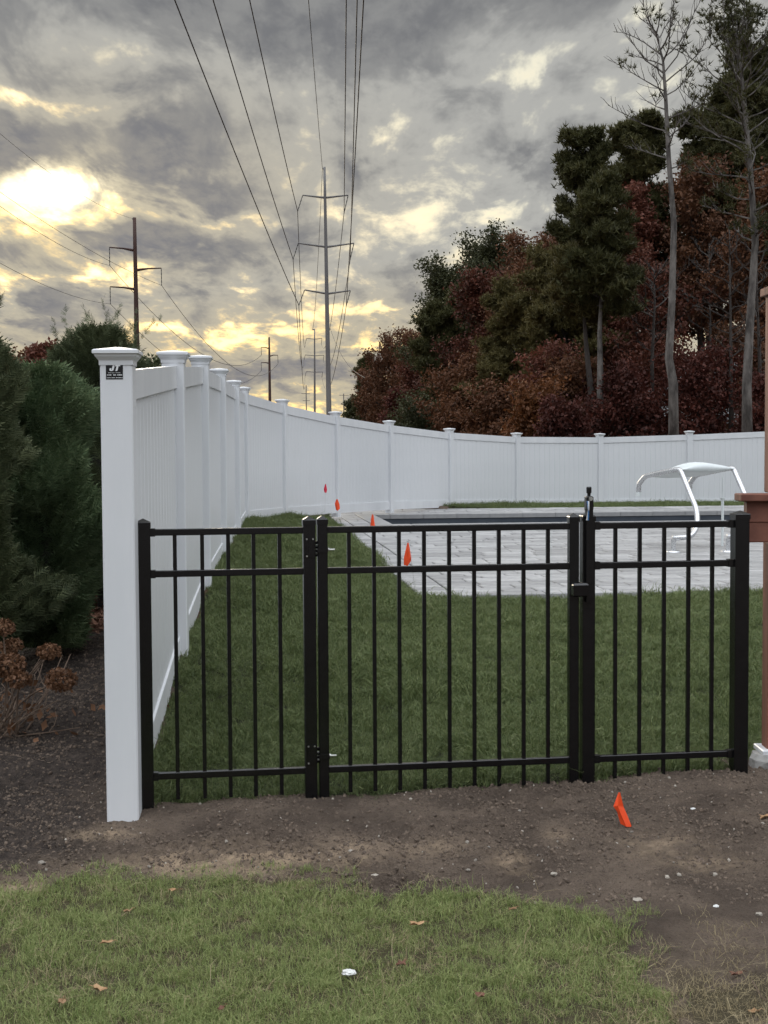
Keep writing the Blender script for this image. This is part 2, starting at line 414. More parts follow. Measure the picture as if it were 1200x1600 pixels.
# white fence posts: pixel x, top y, base y, depth
WF = [(184, 549, 1276, 5.66), (271, 552, 1015, 8.1), (313, 558, 912, 10.6), (342, 578, 862, 13.2), (365, 596, 832, 15.7), (380, 606, 809, 18.2),
      (441, 625, 802, 20.7), (524, 644, 796, 23.1), (608, 658, 791, 25.4), (702, 670, 788, 27.6), (807, 677, 787, 29.5), (937, 678, 786, 30.9), (1077, 674, 785, 31.6),
      (1222, 668, 786, 31.9)]
posts = []
for (x, yt, yb, Y) in WF:
    t = P(x, yt, Y); g = P(x, yb, Y)
    posts.append((t.x, Y, g.z, t.z))
posts.append((posts[-1][0] + 2.4, 31.9, posts[-1][2], posts[-1][3]))
posts.append((posts[-1][0] + 2.4, 31.7, posts[-1][2], posts[-1][3]))
# patio frame
PA = Vector((.306, 11.85, 0)); ang = .108
PU = Vector((cos(ang), sin(ang), 0)); PV = Vector((-sin(ang), cos(ang), 0)); PZ = rel(-1.30)
PLEN, PWID = 15.1, 10.2
def pat(u, v, z=0.0): return PA + PU * u + PV * v + Vector((0, 0, PZ + z))
POOL = (0.92, 10.15, 9.2, 13.1)       # u0, v0, u1, v1 of the water opening

# black fence line
FA = P(226, 831, 5.75); FB = P(1155, 819, 6.12)
FA.z = FB.z = 0
FD = (FB - FA).normalized(); FN = Vector((-FD.y, FD.x, 0)); FRZ = math.atan2(FD.y, FD.x)
def fline(px):
    """point of the fence line seen at pixel column px (at rail height)"""
    lo, hi = -1.0, 5.0
    for _ in range(40):
        t = (lo + hi) / 2; p = FA + FD * t; q = P(px, 1000, p.y)
        if q.x > p.x: lo = t
        else: hi = t
    return FA + FD * t

# ------------------------------------------------------------------ terrain height
ctl = [(-3, 2, -1.56), (3, 2, -1.56), (0, 3.6, -1.56), (-1.5, 4.5, -1.56), (1.5, 4.5, -1.55), (0, 5.0, -1.555), (-1.3, 5.1, -1.55), (2.2, 5.2, -1.52),
       (-.2, 5.45, -1.53), (.9, 5.5, -1.505),
       (-.98, 5.75, -1.515), (FA.x + .7, 5.85, -1.50), (.4, 5.96, -1.485), (.83, 6.02, -1.472), (1.54, 6.12, -1.455), (2.5, 6.2, -1.50), (1.75, 6.28, -1.51),
       (0, 7.5, -1.44), (1.5, 8, -1.41), (3, 8, -1.40), (0, 10, -1.35), (2, 10.5, -1.33), (4, 10, -1.33),
       (-2.0, 5.6, -1.53), (-3.2, 5.8, -1.52), (-2.2, 7.5, -1.42), (-3.6, 8, -1.38), (-2.2, 9.6, -1.22), (-3.5, 10.5, -1.15), (-3.2, 14, -1.0), (-3.5, 20, -.95), (-6, 14, -1.0), (-6, 6, -1.5), (-8, 25, -1.0),
       (-.3, 16, -1.22), (-1.0, 20, -1.17), (-1.25, 24, -1.18), (-.5, 13.5, -1.27), (-.6, 12, -1.24)]
for (X, Y, zb, zt) in posts[1:]:
    ctl.append((X, Y, zb - EYE - .01))
for u in (0.3, 3.5, 7, 10):
    for v in (.3, 5, 10, 14.8):
        p = pat(u, v); ctl.append((p.x, p.y, -1.33))
for x_ in (-8, 0, 8, 16): ctl.append((x_, 40, -1.35)); ctl.append((x_, 60, -1.35))
ctl += [(14, 6, -1.4), (14, 14, -1.33), (14, 26, -1.33), (-14, 5, -1.5), (-14, 15, -1.1), (-14, 30, -1.2), (6, 3, -1.55), (-6, 3, -1.56)]
ctl = np.array(ctl, float)
def tps_k(r2): return np.where(r2 > 1e-9, r2 * np.log(r2 + 1e-12) * .5, 0)
n_ = len(ctl); d2 = ((ctl[:, None, :2] - ctl[None, :, :2]) ** 2).sum(-1)
A = np.zeros((n_ + 3, n_ + 3)); A[:n_, :n_] = tps_k(d2) + np.eye(n_) * .15; A[:n_, n_] = 1; A[:n_, n_ + 1:] = ctl[:, :2]; A[n_:, :n_] = A[:n_, n_:].T
wv = np.linalg.solve(A, np.concatenate([ctl[:, 2], [0, 0, 0]]))
def base_h(X, Y):
    X = np.asarray(X, float); Y = np.asarray(Y, float); sh = X.shape; xf = X.ravel(); yf = Y.ravel()
    cx = np.clip(xf, -14, 16); cy = np.clip(yf, 1.5, 55); r = np.zeros(len(xf))
    for i in range(0, len(xf), 60000):
        a = cx[i:i + 60000]; c_ = cy[i:i + 60000]
        k = tps_k((a[:, None] - ctl[None, :, 0]) ** 2 + (c_[:, None] - ctl[None, :, 1]) ** 2)
        r[i:i + 60000] = k @ wv[:n_] + wv[n_] + wv[n_ + 1] * a + wv[n_ + 2] * c_
    return (r + EYE).reshape(sh)
def uv_of(X, Y):
    dx = X - PA.x; dy = Y - PA.y
    return dx * PU.x + dy * PU.y, dx * PV.x + dy * PV.y
def pip(X, Y, poly):
    ins = np.zeros(X.shape, bool); n = len(poly)
    for i in range(n):
        x1, y1 = poly[i]; x2, y2 = poly[(i + 1) % n]
        if y1 == y2: continue
        c_ = ((y1 > Y) != (y2 > Y)) & (X < (x2 - x1) * (Y - y1) / (y2 - y1) + x1)
        ins ^= c_
    return ins
lawn_px = [(-900, 1340), (-300, 1352), (0, 1372), (60, 1392), (130, 1366), (300, 1374), (480, 1374), (600, 1402), (740, 1398), (900, 1418), (1000, 1452), (1035, 1520), (1040, 1620), (1060, 1900)]
LAWN = [tuple(G(x, y, 0.0)[:2]) for x, y in lawn_px] + [(.9, 1.0), (-6, 1.0), (-6, 5.0)]
SOD = [(FA.x - .02, FA.y + .03), (FB.x + 4, FB.y + .03 + 4 * FD.y / FD.x)]
SOD += [(10, 12.0), (14, 33)] + [(p[0] + .03, p[1] - .02) for p in reversed(posts)][1:]
def jit(X, Y, a, s, seed):
    return X + (fbm(X * s, Y * s, 4, seed) - .5) * a, Y + (fbm(X * s + 40, Y * s, 4, seed + 9) - .5) * a
def masks(X, Y):
    jx, jy = jit(X, Y, .22, 5., 3); lawn = pip(jx, jy, LAWN)
    jx, jy = jit(X, Y, .07, 9., 5); sod = pip(jx, jy, SOD)
    u, v = uv_of(X, Y); sod &= ~((u > -.02) & (v > -.02) & (v < PLEN + .02))
    sod &= ~((X > 1.50) & (Y < 6.44))
    return lawn, sod
def fine_h(X, Y, lawn, sod):
    dirt = (~lawn & ~sod).astype(float)
    nearness = np.clip((12 - Y) / 5, 0, 1)
    big = (fbm(X * 2.2, Y * 2.2, 3, 21) - .5) * .05
    clod = np.abs(fbm(X * 14, Y * 17, 4, 31, .6) - .5) * -.075 + (fbm(X * 34, Y * 40, 3, 33, .65) - .5) * .060
    sm = np.clip(fbm(X * 1.7 + 5, Y * 1.7, 2, 77) * 2.2 - .5, .25, 1)      # raked smooth here, lumpy there
    # raking marks slant across the soil left of the post
    rake = np.sin((X * .55 + Y * 1.0) * 62 + fbm(X * 5, Y * 5, 3, 44) * 7) * .007 * (X < -1.1)
    return dirt * nearness * (big + clod * sm + rake + .012) + (1 - dirt) * (fbm(X * 3, Y * 3, 3, 55) - .5) * .03 * (Y < 30)
def ground_z(X, Y):
    X = np.atleast_1d(np.asarray(X, float)); Y = np.atleast_1d(np.asarray(Y, float))
    l, s = masks(X, Y)
    return base_h(X, Y) + fine_h(X, Y, l, s)
def gz(x, y): return float(ground_z([x], [y])[0])

def axis(segs):
    r = []
    for a, b_, st in segs: r += list(np.arange(a, b_, st))
    return np.array(r + [segs[-1][1]])
gx = np.concatenate([-np.geomspace(900, 6.2, 24), axis([(-6, -3.2, .14), (-3.2, -1.9, .04), (-1.9, 2.1, .0115), (2.1, 3.4, .05), (3.4, 12, .2)]), np.geomspace(12.5, 900, 22)])
gy = np.concatenate([[-200, -60, -20, -6, 0, 2.0, 2.8], axis([(3.2, 4.6, .03), (4.6, 6.6, .0105), (6.6, 9.5, .035), (9.5, 13, .07), (13, 33, .14)]), np.geomspace(34, 2500, 30)])
XX, YY = np.meshgrid(gx, gy)
lawn_m, sod_m = masks(XX, YY)
ZZ = base_h(XX, YY) + fine_h(XX, YY, lawn_m, sod_m)
uu, vv = uv_of(XX, YY)
inp = (uu > .0) & (uu < PWID + 2) & (vv > .0) & (vv < PLEN)
ZZ = np.where(inp, PZ - .13, ZZ)
inpool = (uu > POOL[0] - .05) & (uu < POOL[2] + .05) & (vv > POOL[1] - .05) & (vv < POOL[3] + .05)
ZZ = np.where(inpool, PZ - 1.9, ZZ)
ny, nx = XX.shape
idx = np.arange(nx * ny).reshape(ny, nx)
quads = np.stack([idx[:-1, :-1], idx[:-1, 1:], idx[1:, 1:], idx[1:, :-1]], -1).reshape(-1, 4)
g = Geo(); g.add(np.stack([XX, YY, ZZ], -1).reshape(-1, 3), quads)
ground = obj('ground', g, MT['ground'], smooth=True); tag(ground, kind='structure')
def gauss_px(px, py, sx, sy, amp, Xa=XX, Ya=YY):
    c_ = G(px, py, .03); kx = FPX / c_.y; ky = FPX * 1.5 / c_.y ** 2
    return amp * np.exp(-((Xa - c_.x) * kx / sx) ** 2 - ((Ya - c_.y) * ky / sy) ** 2)
sand = sum(gauss_px(*a) for a in [(395, 1335, 170, 22, 1.0), (170, 1297, 50, 9, 1.1), (798, 1343, 26, 11, 1.5), (1030, 1322, 60, 16, .8), (30, 1378, 55, 12, 1.3), (870, 1312, 25, 10, .6),
                                  (560, 1320, 60, 14, .5), (1100, 1350, 70, 14, .5), (250, 1345, 160, 14, .7), (690, 1320, 60, 12, .4), (1000, 1560, 120, 40, .35)])
sand = np.clip(sand * (fbm(XX * 9, YY * 12, 4, 61) * 2.0 - .35), 0, 1)
dark = np.clip((-1.02 - XX) / .25 + (fbm(XX * 3, YY * 3, 3, 5) - .5) * 2, 0, 1) * (YY > 5.0)
litter = ((XX < -1.25) & (YY > 8.95 + (fbm(XX * 3, YY * 3, 3, 71) - .5) * .8)).astype(float) * (~sod_m)
litter = np.maximum(litter, (~lawn_m & ~sod_m & (YY > 33)) * 1.0)
thatch = lawn_m * 1.0
tr_ = gauss_px(1130, 1560, 130, 60, 1.0) * (fbm(XX * 8, YY * 8, 4, 88) > .42)
thatch = np.maximum(thatch, np.clip(tr_, 0, .8))
for nme, arr in (('sand', sand), ('darksoil', dark), ('litter', litter), ('thatch', thatch), ('sod', sod_m * 1.0)):
    a_ = ground.data.attributes.new(nme, 'FLOAT', 'POINT'); a_.data.foreach_set('value', arr.astype(np.float32).ravel())

# ------------------------------------------------------------------ patio of separate pavers, pool
def paver_geo(w, d, h=.05, c=.008):
    gg = Geo(); vs = []
    for (hw, hd, z) in ((w / 2, d / 2, -h), (w / 2, d / 2, -c), (w / 2 - c, d / 2 - c, 0)):
        for sx, sy in ((-1, -1), (1, -1), (1, 1), (-1, 1)): vs.append((sx * hw, sy * hd, z))
    fs = [(8, 9, 10, 11)]
    for r in range(2):
        for k in range(4):
            a = r * 4 + k; b_ = r * 4 + (k + 1) % 4; fs.append((a, b_, b_ + 4, a + 4))
    gg.add(vs, fs); return gg
patio = obj('patio', Geo().box(PA + PU * (PWID / 2 + 1) + PV * (POOL[1] / 2) + Vector((0, 0, PZ - .09)), (PWID / 2 + 1, POOL[1] / 2, .035), ang), MT['sand_bed'], org=PA + Vector((0, 0, PZ)))
tag(patio, kind='structure')
gb = Geo()
for (a0, b0, a1, b1) in ((0, POOL[1], POOL[0], PLEN), (POOL[0], POOL[3], PWID + 2, PLEN), (POOL[2], POOL[1], PWID + 2, POOL[3])):
    c_ = PA + PU * ((a0 + a1) / 2) + PV * ((b0 + b1) / 2) + Vector((0, 0, PZ - .09)); gb.box(c_, ((a1 - a0) / 2 - .001, (b1 - b0) / 2 - .001, .035), ang)
obj('bed', gb, MT['sand_bed'], patio)
GAP = .020
cells = []
r_ = random.Random(3)
v = 0.0
COP = .30
def blocked(u0, v0, u1, v1):
    return u1 > POOL[0] - COP and u0 < POOL[2] + COP and v1 > POOL[1] - COP and v0 < POOL[3] + COP
# border course across the left edge
while v < PLEN - .05:
    cells.append((0, v, .30, min(v + .225, PLEN))); v += .225
v = 0.0; rows = []
while v < PLEN - .05:
    h = r_.choice((.2, .3, .3, .3)) if v > 0 else .225
    if v + h > PLEN - .12: h = PLEN - v
    for edge in (POOL[1] - COP, POOL[3] + COP):
        if v < edge - .01 < v + h + .12: h = edge - v
    rows.append((v, v + h)); v += h
for (v0, v1) in rows:
    umax = 4.6 + v0 * .36
    u = .30; w = r_.uniform(.15, .5)
    near_pool = v1 > POOL[1] - COP + .01 and v0 < POOL[3] + COP - .01
    lim = POOL[0] - COP if near_pool else min(umax, PWID)
    while u < lim - .02:
        if u + w > lim - .1: w = lim - u
        cells.append((u, v0, u + w, v1)); u += w
        w = r_.choice((.3, .4, .45, .6, .6))
cells.sort(key=lambda c: c[1])
meshes = {}
stuffg = Geo(); cnt = 0
for (u0, v0, u1, v1) in cells:
    w, d = round(u1 - u0 - GAP, 3), round(v1 - v0 - GAP, 3)
    if w < .03 or d < .03: continue
    c_ = pat((u0 + u1) / 2, (v0 + v1) / 2, r_.uniform(-.002, .002))
    if cnt < 298:
        if (w, d) not in meshes: meshes[(w, d)] = paver_geo(w, d).mesh('paver', MT['paver'])
        inst('paver', meshes[(w, d)], c_, patio, ang)
    else:
        pg = paver_geo(w, d); m3 = Matrix.Rotation(ang, 3, 'Z')
        stuffg.add([c_ + m3 @ Vector(q) for q in pg.v[0]], [tuple(f) for f in np.concatenate([a for a in pg.f])])
    cnt += 1
o = obj('paver_field', stuffg, MT['paver'], patio); tag(o, kind='stuff')

pool = thing('swimming_pool', pat((POOL[0] + POOL[2]) / 2, (POOL[1] + POOL[3]) / 2), 'in-ground swimming pool with grey stone coping set in the paver patio', 'swimming pool')
# coping stones with rounded nose
def coping(a0, b0, a1, b1):
    c_ = pat((a0 + a1) / 2, (b0 + b1) / 2, -.012); hw, hd = (a1 - a0) / 2 - .003, (b1 - b0) / 2 - .003
    gg = Geo(); vs = []; m3 = Matrix.Rotation(ang, 3, 'Z')
    for (k, z) in ((.0, -.06), (-.012, -.045), (-.012, -.0), (.0, .012), (.014, .02)):
        for sx, sy in ((-1, -1), (1, -1), (1, 1), (-1, 1)): vs.append(c_ + m3 @ Vector((sx * (hw - max(k, 0)), sy * (hd - max(k, 0)), z)))
    fs = []
    for r in range(4):
        for k in range(4):
            a = r * 4 + k; b_ = r * 4 + (k + 1) % 4; fs.append((a, b_, b_ + 4, a + 4))
    fs += [(16, 17, 18, 19), (3, 2, 1, 0)]
    gg.add(vs, fs); obj('coping_stone', gg, MT['coping'], pool, org=c_)
u = POOL[0] - COP
while u < POOL[2] + COP - .01:
    e = min(u + .6, POOL[2] + COP)
    coping(u, POOL[3] - .02, e, POOL[3] + COP); coping(u, POOL[1] - COP, e, POOL[1] + .02); u = e
v = POOL[1] + .02
while v < POOL[3] - .03:
    e = min(v + .6, POOL[3] - .02); coping(POOL[0] - COP, v, POOL[0] + .02, e); coping(POOL[2] - .02, v, POOL[2] + COP, e); v = e
gw = Geo()
uc, vc = (POOL[0] + POOL[2]) / 2, (POOL[1] + POOL[3]) / 2; hu, hv = (POOL[2] - POOL[0]) / 2, (POOL[3] - POOL[1]) / 2
for (a, b_, ha, hb) in ((uc, POOL[1] - .04, hu + .08, .04), (uc, POOL[3] + .04, hu + .08, .04), (POOL[0] - .04, vc, .04, hv - .001), (POOL[2] + .04, vc, .04, hv - .001)):
    gw.box(pat(a, b_, -.86), (ha, hb, .78), ang)
gw.box(pat(uc, vc, -1.68), (hu, hv, .03), ang)
obj('pool_wall', gw, MT['liner'], pool)
gwt = Geo(); gwt.add([pat(POOL[0] + .001, POOL[1] + .001, -.2), pat(POOL[2] - .001, POOL[1] + .001, -.2), pat(POOL[2] - .001, POOL[3] - .001, -.2), pat(POOL[0] + .001, POOL[3] - .001, -.2)], [(0, 1, 2, 3)])
obj('water', gwt, MT['water'], pool)

# ------------------------------------------------------------------ white vinyl fence
wf = thing('vinyl_fence', (posts[0][0], posts[0][1], gz(posts[0][0], posts[0][1])), 'long white vinyl privacy fence curving from the left foreground behind the pool', 'fence')
CAPP = [(.0665, -.058), (.0675, -.040), (.072, -.034), (.080, -.024), (.083, -.016), (.090, -.012), (.090, 0), (.084, .004), (.012, .016)]
post_objs = []
for i, (X, Y, zb, zt) in enumerate(posts):
    a = Vector(posts[max(i - 1, 0)][:2]); c_ = Vector(posts[min(i + 1, len(posts) - 1)][:2]); d = c_ - a
    rz = math.atan2(d.y, d.x) - pi / 2
    gg = Geo(); hw = .0635; zl = zb - .12 - (.1 if i == 0 else 0); zc = zt
    # slightly rounded corners
    vs = []; cc = .006; ring = [(-hw + cc, -hw), (hw - cc, -hw), (hw, -hw + cc), (hw, hw - cc), (hw - cc, hw), (-hw + cc, hw), (-hw, hw - cc), (-hw, -hw + cc)]
    m3 = Matrix.Rotation(rz, 3, 'Z')
    for z in (zl, zc - .03):
        for q in ring: vs.append(Vector((X, Y, 0)) + m3 @ Vector((q[0], q[1], z)))
    gg.add(vs, [(k, (k + 1) % 8, (k + 1) % 8 + 8, k + 8) for k in range(8)] + [tuple(range(8, 16))])
    po = obj('post', gg, MT['pvc'], wf, org=(X, Y, zb)); post_objs.append(po)
    obj('cap', Geo().squares((X, Y, zc), CAPP, rz), MT['pvc'], po)
    posts[i] = (X, Y, zb, zt, rz)
def prism(p0, p1, zb0, zt0, zb1, zt1, th, cham=0.0):
    p0 = Vector((p0[0], p0[1], 0)); p1 = Vector((p1[0], p1[1], 0)); d = (p1 - p0).normalized(); nn_ = Vector((-d.y, d.x, 0)) * th / 2
    gg = Geo()
    if cham:
        c_ = cham; dd = d * c_; q = nn_ * (1 - 2 * c_ / th)
        prof = lambda a, b_: [a + dd + nn_, b_ - dd + nn_, b_ + q, b_ - q, b_ - dd - nn_, a + dd - nn_, a - q, a + q]
        R = prof(p0, p1); L = (p1 - p0).length
        vs = []
        for (za, zb_) in ((zb0, zb1), (zt0, zt1)):
            for r in R:
                t = (r - p0).dot(d) / L; vs.append((r.x, r.y, za + (zb_ - za) * t))
        gg.add(vs, [((k + 1) % 8, k, k + 8, (k + 1) % 8 + 8) for k in range(8)] + [tuple(range(8)), tuple(range(15, 7, -1))])
    else:
        vs = []
        for (za, zb_) in ((zb0, zb1), (zt0, zt1)):
            for r, z in ((p0 + nn_, za), (p0 - nn_, za), (p1 - nn_, zb_), (p1 + nn_, zb_)): vs.append((r.x, r.y, z))
        gg.add(vs, [(0, 3, 2, 1), (4, 5, 6, 7), (0, 1, 5, 4), (1, 2, 6, 5), (2, 3, 7, 6), (3, 0, 4, 7)])
    return gg
for i in range(len(posts) - 1):
    X0, Y0, zb0, zt0, _ = posts[i]; X1, Y1, zb1, zt1, _ = posts[i + 1]
    A_ = Vector((X0, Y0, 0)); B_ = Vector((X1, Y1, 0)); d = (B_ - A_).normalized(); L = (B_ - A_).length
    a = A_ + d * .05; b_ = B_ - d * .05
    tt0, tt1 = zt0 - .075, zt1 - .075
    obj('rail', prism(a, b_, tt0 - .125, tt0, tt1 - .125, tt1, .046), MT['pvc'], wf, org=a + Vector((0, 0, tt0)))
    bb0, bb1 = zb0 + .0, zb1 + .0
    obj('rail', prism(a, b_, bb0 - .06, bb0 + .085, bb1 - .06, bb1 + .085, .046), MT['pvc'], wf, org=a + Vector((0, 0, bb0)))
    nb = 16; s0 = .0635; s1 = L - .0635
    # upright channels at the posts
    for (q0, q1) in ((s0 - .003, s0 + .02), (s1 - .02, s1 + .003)):
        f0, f1 = q0 / L, q1 / L
        obj('channel', prism(A_ + d * q0, A_ + d * q1, bb0 + (bb1 - bb0) * f0 + .084, tt0 + (tt1 - tt0) * f0 - .124, bb0 + (bb1 - bb0) * f1 + .084, tt0 + (tt1 - tt0) * f1 - .124, .034), MT['pvc'], wf, org=A_ + d * q0)
    for k in range(nb):
        q0 = s0 + .012 + (s1 - s0 - .024) * k / nb; q1 = s0 + .012 + (s1 - s0 - .024) * (k + 1) / nb; f0, f1 = q0 / L, q1 / L
        obj('board', prism(A_ + d * q0, A_ + d * q1, bb0 + (bb1 - bb0) * f0 + .05, tt0 + (tt1 - tt0) * f0 - .09, bb0 + (bb1 - bb0) * f1 + .05, tt0 + (tt1 - tt0) * f1 - .09, .022, .005), MT['pvc'], wf, org=A_ + d * (q0 + q1) * .5)
# maker's sticker on the front of the first post
X0, Y0, zb0, zt0, rz0 = posts[0]
m3 = Matrix.Rotation(rz0, 3, 'Z'); s_c = Vector((X0, Y0, 0)) + m3 @ Vector((-.006, -.0635, 0)); s_z = P(176, 579.5, Y0 - .064).z
def st(x, z, off=.0012):
    return s_c + m3 @ Vector((x, -off, 0)) + Vector((0, 0, s_z + z))
def plate(gg, pts, o0, o1, mi):
    n = len(pts); vs = [st(x, z, o1) for x, z in pts] + [st(x, z, o0) for x, z in pts]
    gg.add(vs, [tuple(range(n))] + [(k + n, (k + 1) % n + n, (k + 1) % n, k) for k in range(n)], mi)
gs = Geo(); H_ = .0335
plate(gs, [(-H_, -H_), (H_, -H_), (H_, H_), (-H_, H_)], 0, .0012, 0)
sh = .25
def let(pts): plate(gs, [(x * .0098 + z * .0092 * sh - .001, .0035 + z * .0092) for x, z in pts], .0012, .0019, 1)
let([(-1.9, .0), (-1.2, .0), (-1.2, .75), (-1.9, .75)])                    # J hook
let([(-1.9, 0), (-1.5, -.42), (-1.0, 0), (-1.2, .0)]); let([(-1.5, -.42), (-.65, -.42), (-.2, 0), (-1.0, 0)]); let([(-1.0, 0), (-.2, 0), (-.2, 2.2), (-1.0, 2.2)])
let([(-.9, 1.6), (-.2, 1.6), (-.2, 2.2), (-.9, 2.2)])
let([(.0, 1.6), (2.05, 1.6), (2.05, 2.2), (.0, 2.2)]); let([(.62, -.42), (1.38, -.42), (1.38, 1.6), (.62, 1.6)])   # T
rr = random.Random(5)
for (z0, z1, x0, x1, w_) in ((-.0085, -.0065, -.024, .025, .0022), (-.0185, -.0135, -.029, .030, .0036), (-.0285, -.0255, -.031, .031, .0022)):
    x = x0
    while x < x1:
        ww = w_ * rr.uniform(.5, .9)
        if rr.random() > .14: plate(gs, [(x, z0), (x + ww * .8, z0), (x + ww * .8, z1), (x, z1)], .0012, .0017, 1)
        x += w_
stk = obj('sticker', gs, [MT['black'], MT['print']], post_objs[0])
stk['label'] = 'black square maker sticker with white JT letters and small print'

# ------------------------------------------------------------------ black metal fence and gate
RZ = [P(235, 832, 5.75).z, P(235, 897, 5.75).z, P(237, 1213, 5.75).z]
RH = .0135
ZBOT = P(316, 1247, 5.78).z
zt_p = P(226, 816, 5.75).z
def bpost(px, w, parent, ztop, zbot, name='post', extra_y=0):
    p = fline(px); gg = Geo(); h = w / 2
    m3 = Matrix.Rotation(FRZ, 3, 'Z'); c_ = .003
    ring = [(-h + c_, -h), (h - c_, -h), (h, -h + c_), (h, h - c_), (h - c_, h), (-h + c_, h), (-h, h - c_), (-h, -h + c_)]
    vs = [p + m3 @ Vector((q[0], q[1], z)) for z in (zbot, ztop) for q in ring]
    gg.add(vs, [(k, (k + 1) % 8, (k + 1) % 8 + 8, k + 8) for k in range(8)] + [tuple(range(8, 16)), tuple(range(7, -1, -1))])
    o = obj(name, gg, MT['black'], parent, org=p + Vector((0, 0, zbot)))
    obj('cap', Geo().squares(p + Vector((0, 0, ztop)), [(h + .002, -.022), (h + .002, -.001), (h - .001, .002), (.002, .015)], FRZ), MT['black'], o)
    return o, p
def rails(x0, x1, parent):
    a, c_ = fline(x0), fline(x1)
    for z in RZ:
        mid = (a + c_) / 2 + Vector((0, 0, z)); L = (c_ - a).length / 2
        gg = Geo(); m3 = Matrix.Rotation(FRZ, 3, 'Z'); ch = .002; vs = []
        for s_ in (-L, L):
            for (y_, z_) in ((-.0135 + ch, -RH), (.0135 - ch, -RH), (.0135, -RH + ch), (.0135, RH - ch), (.0135 - ch, RH), (-.0135 + ch, RH), (-.0135, RH - ch), (-.0135, -RH + ch)):
                vs.append(mid + m3 @ Vector((s_, y_, z_)))
        gg.add(vs, [(k, (k + 1) % 8, (k + 1) % 8 + 8, k + 8) for k in range(8)] + [tuple(range(8, 16)), tuple(range(7, -1, -1))])
        obj('rail', gg, MT['black'], parent, org=mid)
PKT = Geo()
h = .008; cc = .0012; ring = [(-h + cc, -h), (h - cc, -h), (h, -h + cc), (h, h - cc), (h - cc, h), (-h + cc, h), (-h, h - cc), (-h, -h + cc)]
ZTOPP = RZ[0] - RH + .002
PKT.add([(q[0], q[1], z) for z in (ZBOT - ZTOPP, 0) for q in ring], [(k, (k + 1) % 8, (k + 1) % 8 + 8, k + 8) for k in range(8)] + [tuple(range(8, 16)), tuple(range(7, -1, -1))])
pk_me = PKT.mesh('picket', MT['black'])
def pickets(xs, parent, dz=0):
    for x in xs:
        p = fline(x); inst('picket', pk_me, p + Vector((0, 0, ZTOPP)), parent, FRZ)
        # a dab collar where the picket passes each lower rail stays part of the rail's punched hole
def fthing(px, label, name='metal_fence_panel', cat='fence panel', group=None):
    p = fline(px); return thing(name, (p.x, p.y, gz(p.x, p.y)), label, cat, group)
left = fthing(226, 'black metal picket fence section between white corner post and gate hinges')
bpost(226, .058, left, zt_p, gz(FA.x, FA.y) - .12); hp, hp_p = bpost(484, .051, left, P(484, 812, 5.85).z, gz(fline(484).x, fline(484).y) - .1)
rails(236, 475, left); pickets((275, 317.5, 358, 397.5, 438), left)
gate = fthing(504.5, 'black metal picket gate leaf with nine uprights between hinges and latch', 'metal_gate', 'gate')
zgate = P(504, 1247, 5.86).z
lp, lp_p = bpost(504.5, .042, gate, P(504, 811, 5.86).z, zgate); rp, rp_p = bpost(895.5, .042, gate, P(895, 807, 6.02).z, P(895, 1224, 6.02).z)
rails(511.5, 888.5, gate); pickets((546, 585, 624, 663, 702, 741, 779.5, 818, 856), gate)
right = fthing(917, 'black metal picket fence section between latch post and wooden deck')
bpost(917.5, .055, right, P(917, 806, 6.02).z, gz(fline(917).x, fline(917).y) - .1); bpost(1155, .064, right, P(1155, 803, 6.12).z, gz(FB.x, FB.y) - .12)
rails(928, 1144, right); pickets((961, 999, 1037, 1075, 1112), right)
# end brackets of the rails on the big posts
for (x, par, s_) in ((240, left, 1), (1140, right, -1), (932, right, 1)):
    for z in RZ:
        p = fline(x); gg = Geo().box(p + Vector((0, 0, z)), (.012, .0165, .0165), FRZ); obj('bracket', gg, MT['black'], par, org=p + Vector((0, 0, z)))
# hinges
for py in (859, 1181):
    z = P(494, py, 5.85).z; c_ = (hp_p + lp_p) / 2 + Vector((0, 0, z)); m3 = Matrix.Rotation(FRZ, 3, 'Z')
    hg = Geo(); fr = -.028
    hg.box(hp_p + Vector((0, 0, z + .012)) + m3 @ Vector((.002, fr, 0)), (.0165, .0035, .040), FRZ)         # plate on the post
    hg.box(hp_p + Vector((0, 0, z + .012)) + m3 @ Vector((.004, fr - .0055, 0)), (.0085, .002, .028), FRZ)
    for dz in (.030, .012, -.006, -.022):
        hg.tube([c_ + Vector((0, 0, dz - .006)), c_ + Vector((0, 0, dz + .006))], .0078, 8)
        hg.box(c_ + Vector((0, 0, dz)) + m3 @ Vector((-.010, -.008, 0)), (.010, .0025, .005), FRZ)
    hg.box(lp_p + Vector((0, 0, z)) + m3 @ Vector((0, -.0235, 0)), (.0225, .0025, .010), FRZ)                 # strap round the leaf post
    hg.box(lp_p + Vector((0, 0, z)) + m3 @ Vector((0, .0235, 0)), (.0225, .0025, .010), FRZ)
    ho = obj('hinge', hg, MT['black'], gate, org=c_)
    bg_ = Geo(); q = lp_p + Vector((0, 0, z)) + m3 @ Vector((.0225, -.006, 0))
    bg_.tube([q, q + m3 @ Vector((.030, 0, 0))], .0042, 8); bg_.tube([q, q + m3 @ Vector((.006, 0, 0))], .008, 6)
    for dz in (.018, -.014):
        q = c_ + Vector((0, 0, dz)) + m3 @ Vector((-.002, -.012, 0)); bg_.tube([q, q + m3 @ Vector((.008, -.004, 0))], .0045, 6)
    obj('bolt', bg_, MT['bolt'], ho)
    for sx, dz in ((-.012, .047), (.014, .047), (-.012, -.024)):
        sg = Geo(); q = hp_p + Vector((0, 0, z + dz)) + m3 @ Vector((sx, fr - .003, 0)); sg.tube([q, q + m3 @ Vector((0, -.003, 0))], .0038, 6); obj('screw', sg, MT['bolt'], ho)
